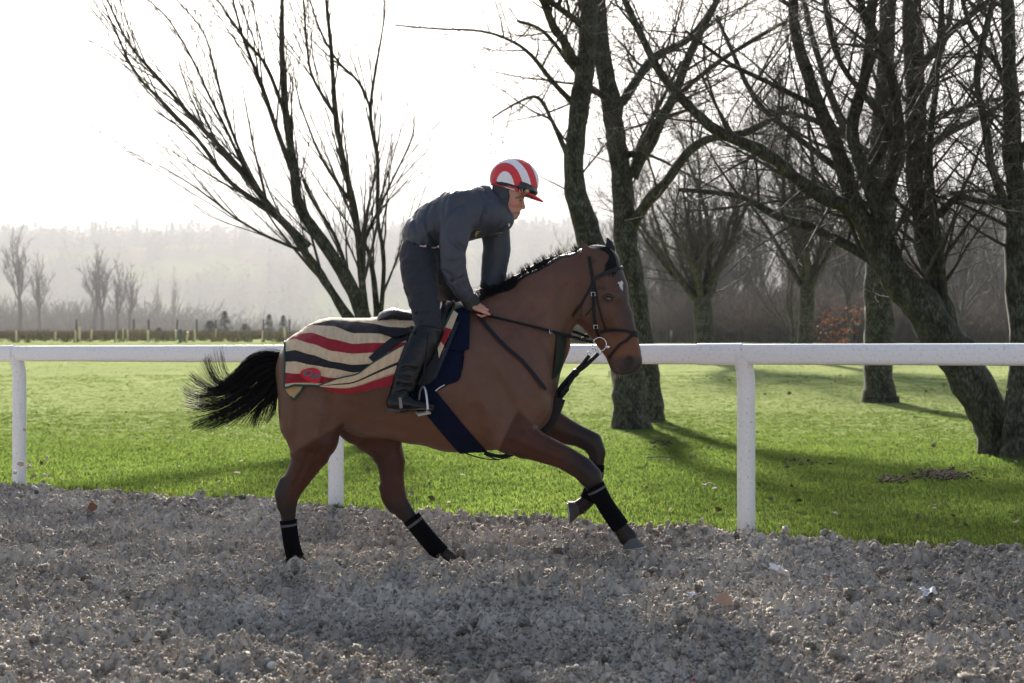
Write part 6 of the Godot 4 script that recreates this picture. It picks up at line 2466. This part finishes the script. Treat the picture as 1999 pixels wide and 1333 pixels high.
	part(jk, "embroidered_ring", s, mat(lin(0.16, 0.14, 0.13), 0.7))
	s = Shape.new()
	for k in 7:
		var x := 967.2 + k * 2.0
		var y := 455.5 - k * 0.25
		strap(s, [[x, y + 1.6], [x + 0.8, y - 1.5], [x + 1.5, y + 1.3]], 0.0020, 0.003, 0.0015, jacket)
	strap(s, [[972, 459.6], [975, 459.2], [978, 458.7]], 0.0022, 0.003, 0.0015, jacket)
	part(jk, "breast_embroidery", s, mat(lin(0.30, 0.30, 0.34), 0.7))
	s = Shape.new()
	for k in 4: strap(s, [[892 + k * 2.6, 375.0 - k * 0.8], [893 + k * 2.6, 373.8 - k * 0.8], [893.8 + k * 2.6, 374.6 - k * 0.8]], 0.004, 0.003, 0.002, jacket)
	part(jk, "shoulder_embroidery", s, mat(lin(0.55, 0.55, 0.56), 0.7))

	# --- breeches
	var bm := mat(lin(0.013, 0.015, 0.023), 0.85)
	bm.rim_enabled = true
	bm.rim = 0.2
	triplanar(relief(bm, noise(0.3, 205, 2), 0.05, 256), 9.0, false)
	s = Shape.new()
	breeches.mesh(s, plain_paint, func(p): return p.y < P(0, 444, 0.1).y and (p.x < P(811, 0, 0.1).x or p.y < P(0, 477, 0.15).y))
	part(t, "breeches", s, bm)

	# --- boots
	var bl := mat(lin(0.005, 0.0055, 0.008), 0.2)
	bl.metallic_specular = 0.36
	for sg in [1.0, -1.0]:
		var dx := 0.0 if sg > 0.0 else 45.0
		var lo := P(740 + dx, 815, 0.36 * sg)
		var hi := P(905 + dx, 620, 0.20 * sg)
		var bf := Field.new(Vector3(lo.x - 0.02, lo.y - 0.03, minf(lo.z, hi.z) - 0.1), Vector3(hi.x + 0.03, hi.y + 0.03, maxf(lo.z, hi.z) + 0.1), 0.0058)
		bf.chain(bones([[836 + dx, 646, sg * 0.272, 30, 0.068], [827 + dx, 668, sg * 0.285, 31, 0.068], [815 + dx, 692, sg * 0.298, 30.5, 0.066], [803 + dx, 716, sg * 0.310, 27.5, 0.060], [793 + dx, 740, sg * 0.320, 25, 0.055], [785 + dx, 762, sg * 0.327, 23.5, 0.050], [778 + dx, 782, sg * 0.332, 22, 0.046]]), 0.02)
		bf.chain(bones([[772 + dx, 788, sg * 0.335, 14.5, 0.040], [795 + dx, 788, sg * 0.338, 15, 0.044], [820 + dx, 792, sg * 0.342, 11, 0.046], [838 + dx, 793, sg * 0.345, 9, 0.043], [844 + dx, 794, sg * 0.346, 7.5, 0.036]]), 0.03)
		bf.chain([Bone.new(P(868 + dx, 622, sg * 0.28), P(812 + dx, 615, sg * 0.28), 0.055, 0.055, 0.2, 0.2)], 0.01, true)
		if sg > 0.0:
			for c in [[[760, 752], [778, 748], [800, 755]], [[763, 738], [782, 733], [800, 738]], [[770, 768], [790, 764], [806, 770]], [[778, 722], [795, 716], [812, 722]], [[790, 776], [800, 770], [812, 775]]]:
				var out := []
				for i in 2:
					out.append(Bone.new(surf(c[i][0], c[i][1], 0.0, bf), surf(c[i + 1][0], c[i + 1][1], 0.0, bf), 0.004, 0.004, 0.004, 0.004))
				bf.chain(out, 0.014, true)
		ruffle(bf, noise(9.0, 206, 3), 0.003)
		s = Shape.new()
		bf.mesh(s, plain_paint)
		var boot := part(t, "boot", s, bl)
		s = Shape.new()
		var rows := []
		for k in 13:
			var q := k / 12.0
			var wd: float = table(q, [0.0, 0.08, 0.3, 0.5, 0.75, 0.93, 1.0], [0.012, 0.034, 0.036, 0.033, 0.046, 0.036, 0.008])
			var l := []
			for e in 5: l.append(P(lerpf(756, 849, q) + dx, 800.0 + 2.5 * q - (2.5 if q > 0.35 else 0.0), sg * lerpf(0.334, 0.346, q)) + Vector3(0, 0, lerpf(-wd, wd, e / 4.0)))
			rows.append(l)
		s.slab(rows, 0.013)
		part(boot, "sole", s, mat(lin(0.045, 0.038, 0.034), 0.8))
		s = Shape.new()
		rows = []
		for k in 5:
			var l := []
			for e in 5: l.append(P(lerpf(755, 782, k / 4.0) + dx, 804, sg * 0.335) + Vector3(0, 0, lerpf(-0.036, 0.036, e / 4.0)))
			rows.append(l)
		s.slab(rows, 0.018)
		part(boot, "heel", s, mat(lin(0.05, 0.042, 0.036), 0.8))
		s = Shape.new()
		s.tube([P(781 + dx, 776, sg * 0.378), P(782 + dx, 786, sg * 0.384), P(783 + dx, 797, sg * 0.384)], [0.010, 0.010, 0.010], 8, true, 0.35)
		part(boot, "spur_strap", s, mat(lin(0.16, 0.15, 0.14), 0.5))
		s = Shape.new()
		s.tube([P(803 + dx, 636, sg * 0.335), P(800 + dx, 645, sg * 0.335), P(806 + dx, 648, sg * 0.34)], [0.006, 0.008, 0.006], 8)
		part(boot, "pull_tab", s, bl)

	build_cap(t)

func hand_of(s: Shape, sg: float, sh: Vector2, z0: float) -> void:
	# a closed hand on the rein: palm, four curled fingers of different lengths, thumb along the top
	var lo := P(912 + sh.x, 632 + sh.y, z0)
	var hi := P(966 + sh.x, 582 + sh.y, z0)
	var f := Field.new(Vector3(lo.x, lo.y, z0 - 0.075), Vector3(hi.x, hi.y, z0 + 0.075), 0.0034)
	var ax := sh.x
	var ay := sh.y
	f.chain(bones([[918 + ax, 594 + ay, z0, 9.5, 0.028], [924 + ax, 597 + ay, z0, 9.0, 0.028], [932 + ax, 599 + ay, z0, 9.2, 0.034], [942 + ax, 603 + ay, z0, 7.5, 0.038]]), 0.012)
	var len := [0.9, 1.0, 0.94, 0.75]
	for k in 4:
		var z := z0 + sg * (0.028 - 0.0185 * k)
		var l: float = len[k]
		f.chain(bones([[941 + ax, 602.5 + ay, z, 3.1, 0.0098], [(949 + 2.0 * l) + ax, 605 + ay, z, 2.9, 0.0092]]), 0.008)
		f.chain(bones([[(949 + 2.0 * l) + ax, 605 + ay, z, 2.9, 0.0092], [(947 + 3.0 * l) + ax, 614 + ay, z, 2.7, 0.0086], [(948 - 9.0 * l) + ax, 617.5 + ay - k * 0.4, z - sg * 0.001, 2.5, 0.008], [(948 - 16.0 * l) + ax, 614.5 + ay - k * 0.4, z - sg * 0.001, 2.2, 0.007]]), 0.003)
	f.chain(bones([[926 + ax, 600 + ay, z0 + sg * 0.032, 5, 0.014], [936 + ax, 605 + ay, z0 + sg * 0.042, 4.2, 0.012], [946 + ax, 609.5 + ay, z0 + sg * 0.046, 3.4, 0.0105], [955 + ax, 613.5 + ay, z0 + sg * 0.044, 2.7, 0.009]]), 0.008)
	f.mesh(s, skin)

func build_cap(t: Node3D) -> void:
	# dark hood under the cap
	var hf := Field.new(Vector3(-0.17, 2.02, -0.12), Vector3(0.05, 2.42, 0.12), 0.0048)
	hf.chain(bones([[988, 362, 0, 26, 0.086], [981, 380, 0, 22, 0.080], [979, 398, 0, 20, 0.072], [974, 414, 0, 17, 0.062]]), 0.02)
	hf.chain(bones([[984, 385, 0.07, 10, 0.018], [985, 396, 0.068, 8, 0.016]]), 0.015)
	hf.chain(bones([[984, 385, -0.07, 10, 0.018], [985, 396, -0.068, 8, 0.016]]), 0.015)
	ruffle(hf, noise(14.0, 211, 2), 0.006)
	var s := Shape.new()
	hf.mesh(s, plain_paint)
	var hm := mat(lin(0.030, 0.036, 0.044), 0.8)
	part(t, "hood", s, hm)
	# the silk: hooped red and white round a white oval on each side
	var c := P(1004, 351, 0)
	var turn := Basis(Vector3(0, 0, 1), deg_to_rad(-18.0))
	var size := Vector3(0.149, 0.130, 0.107)
	s = Shape.new()
	var rings := 110
	var sides := 180
	var ruck := noise(12.0, 212, 3)
	for r in rings + 1:
		var th := PI * 0.68 * r / rings
		for k in sides + 1:
			var ph := TAU * k / sides
			var d := Vector3(sin(th) * cos(ph), cos(th), sin(th) * sin(ph))
			d = Vector3(signf(d.x) * pow(absf(d.x), 0.94), d.y, signf(d.z) * pow(absf(d.z), 0.94))
			var p := c + turn * (d * size * (1.0 + 0.016 * ruck.get_noise_3d(d.x * 0.6, d.y * 1.4, d.z * 0.6)))
			var q := px_of(p)
			var v := Vector2(q.x - 985.5, q.y - 373.0)
			var white := false
			for e in [[19.5, 39.0], [36.0, 56.0], [52.0, 67.0], [64.0, 82.0]]:
				if pow(v.x / e[0], 2.0) + pow(v.y / e[1], 2.0) < 1.0:
					white = e[0] < 20.0 or (e[0] > 50.0 and e[0] < 60.0)
					break
				elif e[0] > 60.0: white = true
			if q.y > 352.0 + (q.x - 968.0) * 0.72 and q.x < 991.0: white = false
			s.tint = Color(0.68, 0.68, 0.72) if white else Color(0.52, 0.022, 0.035)
			s.vert(p, turn * (d / size).normalized())
	for r in rings:
		for k in sides:
			var a := r * (sides + 1) + k
			s.tri(a, a + sides + 1, a + 1)
			s.tri(a + 1, a + sides + 1, a + sides + 2)
	var silk := vmat(0.5)
	silk.rim_enabled = true
	silk.rim = 0.3
	relief(triplanar(silk, 6.0, false), noise(0.03, 213, 3), 0.5, 256)
	var cap := part(t, "cap", s, silk)
	# peak
	s = Shape.new()
	var rows := []
	for k in 33:
		var a := lerpf(-1.75, 1.75, k / 32.0)
		var inner := Vector3(cos(a) * 0.122, -0.056, sin(a) * 0.096)
		var outer := Vector3(cos(a) * 0.140 + 0.066 * maxf(0.0, cos(a)), -0.062 - 0.012 * maxf(0.0, cos(a)), sin(a) * 0.102)
		var l := []
		for e in 6: l.append(c + turn * (inner.lerp(outer, e / 5.0) + Vector3(0, 0.006 * sin(PI * e / 5.0), 0)))
		rows.append(l)
	s.slab(flipped(rows), 0.006)
	part(cap, "peak", s, mat(lin(0.50, 0.022, 0.032), 0.5))
	# goggles pushed up on the front, with their strap
	var gp := []
	for k in 49:
		var a := TAU * k / 48
		gp.append(c + turn * Vector3(cos(a) * 0.128, -0.052 + 0.016 * maxf(0.0, cos(a)), sin(a) * 0.102))
	s = Shape.new()
	s.tube(gp, taper(49, 0.012, 0.012), 8, false, 0.35, Vector3.UP)
	var gg := part(t, "goggles", s, mat(lin(0.012, 0.012, 0.014), 0.7))
	var frame := []
	var lens := []
	for k in 25:
		var a := lerpf(-1.28, 1.28, k / 24.0)
		var h := 0.038 - 0.010 * pow(absf(a) / 1.28, 3.0) - 0.008 * exp(-pow(a / 0.12, 2.0))
		var l := []
		var l2 := []
		for e in 7:
			var q := lerpf(-1.0, 1.0, e / 6.0)
			var bulge := 0.028 * (1.0 - q * q * 0.55)
			var d := Vector3(cos(a) * (0.128 + bulge), -0.034 + q * h, sin(a) * (0.096 + bulge))
			l.append(c + turn * d)
			var d2 := Vector3(cos(a) * (0.128 + bulge + 0.004), -0.034 + q * h * 0.72, sin(a) * (0.096 + bulge + 0.004))
			if absf(a) < 1.1: l2.append(c + turn * d2)
		frame.append(l)
		if l2.size(): lens.append(l2)
	s = Shape.new()
	s.slab(flipped(frame), 0.016)
	part(gg, "frame", s, mat(lin(0.014, 0.014, 0.016), 0.45))
	s = Shape.new()
	s.slab(flipped(lens), 0.003)
	part(gg, "lens", s, mat(lin(0.02, 0.02, 0.024), 0.08))
	s = Shape.new()
	var bc := P(1028, 373, 0.100)
	s.tube([bc, bc + Vector3(0.004, 0, 0.012)], [0.0145, 0.0135], 16)
	part(gg, "strap_button", s, mat(lin(0.40, 0.33, 0.20), 0.4, 0.5))
	s = Shape.new()
	var w := 0.007
	var b2 := P(1017, 371.5, 0.108)
	s.tube([b2 + Vector3(-w, w * 1.6, 0), b2 + Vector3(w, w * 1.6, 0), b2 + Vector3(w, -w * 1.6, 0), b2 + Vector3(-w, -w * 1.6, 0), b2 + Vector3(-w, w * 1.6, 0)], taper(5, 0.0018, 0.0018), 6)
	part(gg, "strap_buckle", s, mat(lin(0.5, 0.5, 0.5), 0.3, 1.0))

# ---------- small things lying about ----------

func leaf_shape(sd: int) -> Shape:
	rng.seed = sd
	var s := Shape.new()
	var rows := []
	for r in 9:
		var q := r / 8.0
		var w := 0.42 * pow(sin(PI * clampf(q * 0.94 + 0.03, 0, 1)), 0.8) * (1.0 + 0.08 * rng.randf())
		var l := []
		for e in 5:
			var k := lerpf(-1, 1, e / 4.0)
			l.append(Vector3(q - 0.5, 0.16 * k * k * w + 0.10 * sin(q * 3.0) + 0.03 * rng.randf(), k * w))
		rows.append(l)
	s.slab(rows, 0.012)
	s.tube([Vector3(-0.5, 0.01, 0), Vector3(0.2, 0.06, 0), Vector3(0.5, 0.03, 0)], [0.02, 0.018, 0.008], 5)
	return s

func on_track(px: float, py: float) -> Vector3:
	var d := 5.0
	while d < 16.0:
		var p := P(px, py, EYE.z - d)
		if p.y <= sand_y(p.x, p.z): return Vector3(p.x, sand_y(p.x, p.z), p.z)
		d += 0.02
	return P(px, py, -2.0)

func build_bits() -> void:
	var orange := mat(lin(0.33, 0.20, 0.13), 0.7)
	orange.backlight_enabled = true
	orange.backlight = Color(0.4, 0.3, 0.2)
	var brown := mat(lin(0.16, 0.07, 0.035), 0.8)
	var o := single("fallen_leaf", "single orange beech leaf lying on the sand below the right rail post", "leaf", leaf_shape(301), orange, on_track(1413, 1180) + Vector3(0, 0.012, 0))
	o.scale = Vector3(0.085, 0.085, 0.085)
	o.rotation = Vector3(0.75, 0.1, -0.1)
	o = single("fallen_leaf", "dark brown curled leaf on the sand below the left rail post", "leaf", leaf_shape(302), brown, on_track(181, 1000) + Vector3(0, 0.02, 0))
	o.scale = Vector3.ONE * 0.075
	o.rotation = Vector3(1.1, 0.8, 0.4)
	o = single("fallen_leaf", "small brown leaf on the sand just right of the curled one", "leaf", leaf_shape(303), brown, on_track(193, 1024) + Vector3(0, 0.012, 0))
	o.scale = Vector3.ONE * 0.055
	o.rotation = Vector3(0.9, 2.0, 0.2)
	o = single("fallen_leaf", "russet leaf standing on the lawn right of the right rail post", "leaf", leaf_shape(304), brown, ground_at(1541, 772) + Vector3(0, 0.05, 0))
	o.scale = Vector3.ONE * 0.10
	o.rotation = Vector3(1.2, 0.3, 0.7)
	# scraps of pale cloth and a pebble on the track
	var white := mat(lin(0.55, 0.54, 0.55), 0.9)
	for q in [[1523, 1124, 0.055, "crumpled white cloth scrap on the sand right of the right rail post"], [1812, 1172, 0.035, "small flat white scrap near the right edge of the track"], [1350, 1164, 0.02, "tiny white scrap left of the orange leaf"], [70, 958, 0.04, "pale scrap at the grass edge beside the left rail post"]]:
		var s := Shape.new()
		rng.seed = int(q[0])
		var rows := []
		for r in 7:
			var l := []
			for e in 7:
				l.append(Vector3(e / 3.0 - 1.0 + rng.randfn() * 0.12, 0.25 * rng.randf() + 0.3 * sin(e * 1.1 + r * 0.7), (r / 3.0 - 1.0) * 0.75 + rng.randfn() * 0.1))
			rows.append(l)
		s.slab(rows, 0.04)
		o = single("cloth_scrap", q[3], "scrap", s, white, on_track(q[0], q[1]) + Vector3(0, 0.012, 0))
		o.scale = Vector3.ONE * q[2]
		o.rotation = Vector3(0.5, rng.randf() * 3.0, 0.2)
	var pb := Shape.new()
	pb.ball(Vector3.ZERO, Vector3(0.022, 0.018, 0.020), 10, 14)
	single("pebble", "round white pebble on the sand at the bottom of the photo", "pebble", pb, mat(lin(0.55, 0.54, 0.53), 0.6), on_track(532, 1306) + Vector3(0, 0.012, 0))
	# clods still in the air behind the horse
	var ms := mat(lin(0.40, 0.35, 0.30), 0.97)
	var fly := [[42, 905, 0.2, 0.016, "largest flying clod in front of the left post"], [30, 922, 0.1, 0.012, "lowest flying clod at the foot of the left post"], [56, 912, 0.25, 0.013, "flying clod just right of the left post"], [60, 900, 0.2, 0.008, "small flying clod at the upper right of the left post's clods"], [92, 893, -0.2, 0.010, "flying clod over the grass right of the left post"], [88, 928, -0.3, 0.012, "low flying clod over the grass right of the left post"], [168, 915, -0.2, 0.008, "tiny flying clod farthest right over the grass"], [48, 838, 0.0, 0.010, "topmost flying clod beside the left post"], [225, 920, -0.1, 0.007, "tiny flying clod over the grass near the horse's tail"]]
	var ck := noise(1.6, 321, 2)
	for q in fly:
		var s := Shape.new()
		s.ball(Vector3.ZERO, Vector3.ONE, 8, 11)
		for i in s.v.size():
			var p := s.v[i]
			s.v[i] = p * (1.0 + 0.8 * ck.get_noise_3d(p.x + q[0], p.y, p.z + q[1]))
		o = single("flying_clod", q[4], "clod", s, ms, P(q[0], q[1], q[2]), "clods thrown up behind the horse")
		o.scale = Vector3(1.2, 0.8, 1.0) * float(q[3])
		o.rotation = Vector3(q[0], q[1], 0.4)
	# dead sticks on the lawn
	for q in [[1262, 898, 1315, 900, "thin dead stick on the grass between the horse's foreleg and the right post"], [1345, 898, 1370, 889, "short dead stick on the grass just left of the right post"], [1785, 842, 1832, 838, "short stick on the lawn left of the leaning tree"]]:
		var a := ground_at(q[0], q[1]) + Vector3(0, 0.03, 0)
		var b := ground_at(q[2], q[3]) + Vector3(0, 0.04, 0)
		var s := Shape.new()
		s.tube(smooth([Vector3.ZERO, (b - a) * 0.4 + Vector3(0, 0.01, 0.02), b - a], 4), taper(9, 0.008, 0.004), 6)
		s.tube([(b - a) * 0.5, (b - a) * 0.62 + Vector3(0, 0.03, 0.06)], [0.005, 0.002], 5)
		single("dead_stick", q[4], "stick", s, twig_bark, a)
	# bare earth and fallen bark at the foot of the leaning tree
	rng.seed = 331
	var soil := Shape.new()
	soil.ball(Vector3.ZERO, Vector3(1, 0.6, 0.9), 6, 8)
	for i in soil.v.size():
		var p := soil.v[i]
		soil.v[i] = p * (1.0 + 0.6 * ck.get_noise_3d(p.x * 1.5, p.y * 1.5, p.z * 1.5))
	var where := []
	var cols := PackedColorArray()
	for q in [[1835, 930, 50, 9, 260], [1740, 938, 24, 6, 90], [1290, 868, 30, 5, 40], [1560, 905, 50, 8, 30]]:
		for i in q[4]:
			var at := ground_at(q[0] + rng.randfn() * q[2] * 0.5, q[1] + rng.randfn() * q[3] * 0.6)
			var r := rng.randf_range(0.008, 0.030)
			where.append(Transform3D(Basis.from_euler(Vector3(rng.randf(), rng.randf() * TAU, rng.randf())).scaled(Vector3(r, r * 0.7, r)), at + Vector3(0, 0.02, 0)))
			cols.append(Color(0.05, 0.033, 0.02) * rng.randf_range(0.5, 1.6))
	scatter(self, "bare_earth", soil.mesh(), vmat(0.95), where, cols)
	# withered leaves strewn over the lawn
	where = []
	cols = PackedColorArray()
	for i in 260:
		var at := ground_at(rng.randf_range(20, 1990), 735 + 300 * pow(rng.randf(), 1.3))
		if across(at.x, at.z) > -2.2: continue
		var k := rng.randf_range(0.03, 0.07)
		where.append(Transform3D(Basis.from_euler(Vector3(rng.randfn() * 0.5, rng.randf() * TAU, rng.randfn() * 0.5)).scaled(Vector3.ONE * k), at + Vector3(0, 0.035, 0)))
		cols.append(Color(0.15, 0.085, 0.045).lerp(Color(0.30, 0.26, 0.2), rng.randf() * rng.randf()) * rng.randf_range(0.5, 1.3))
	scatter(self, "leaf_litter", leaf_shape(341).mesh(), vmat(0.85), where, cols)

func _ready() -> void:
	set_the_view()
	build_ground()
	build_sand()
	build_grass()
	build_rail()
	build_trees()
	build_verge()
	build_horse()
	build_tack()
	build_rider()
	build_bits()
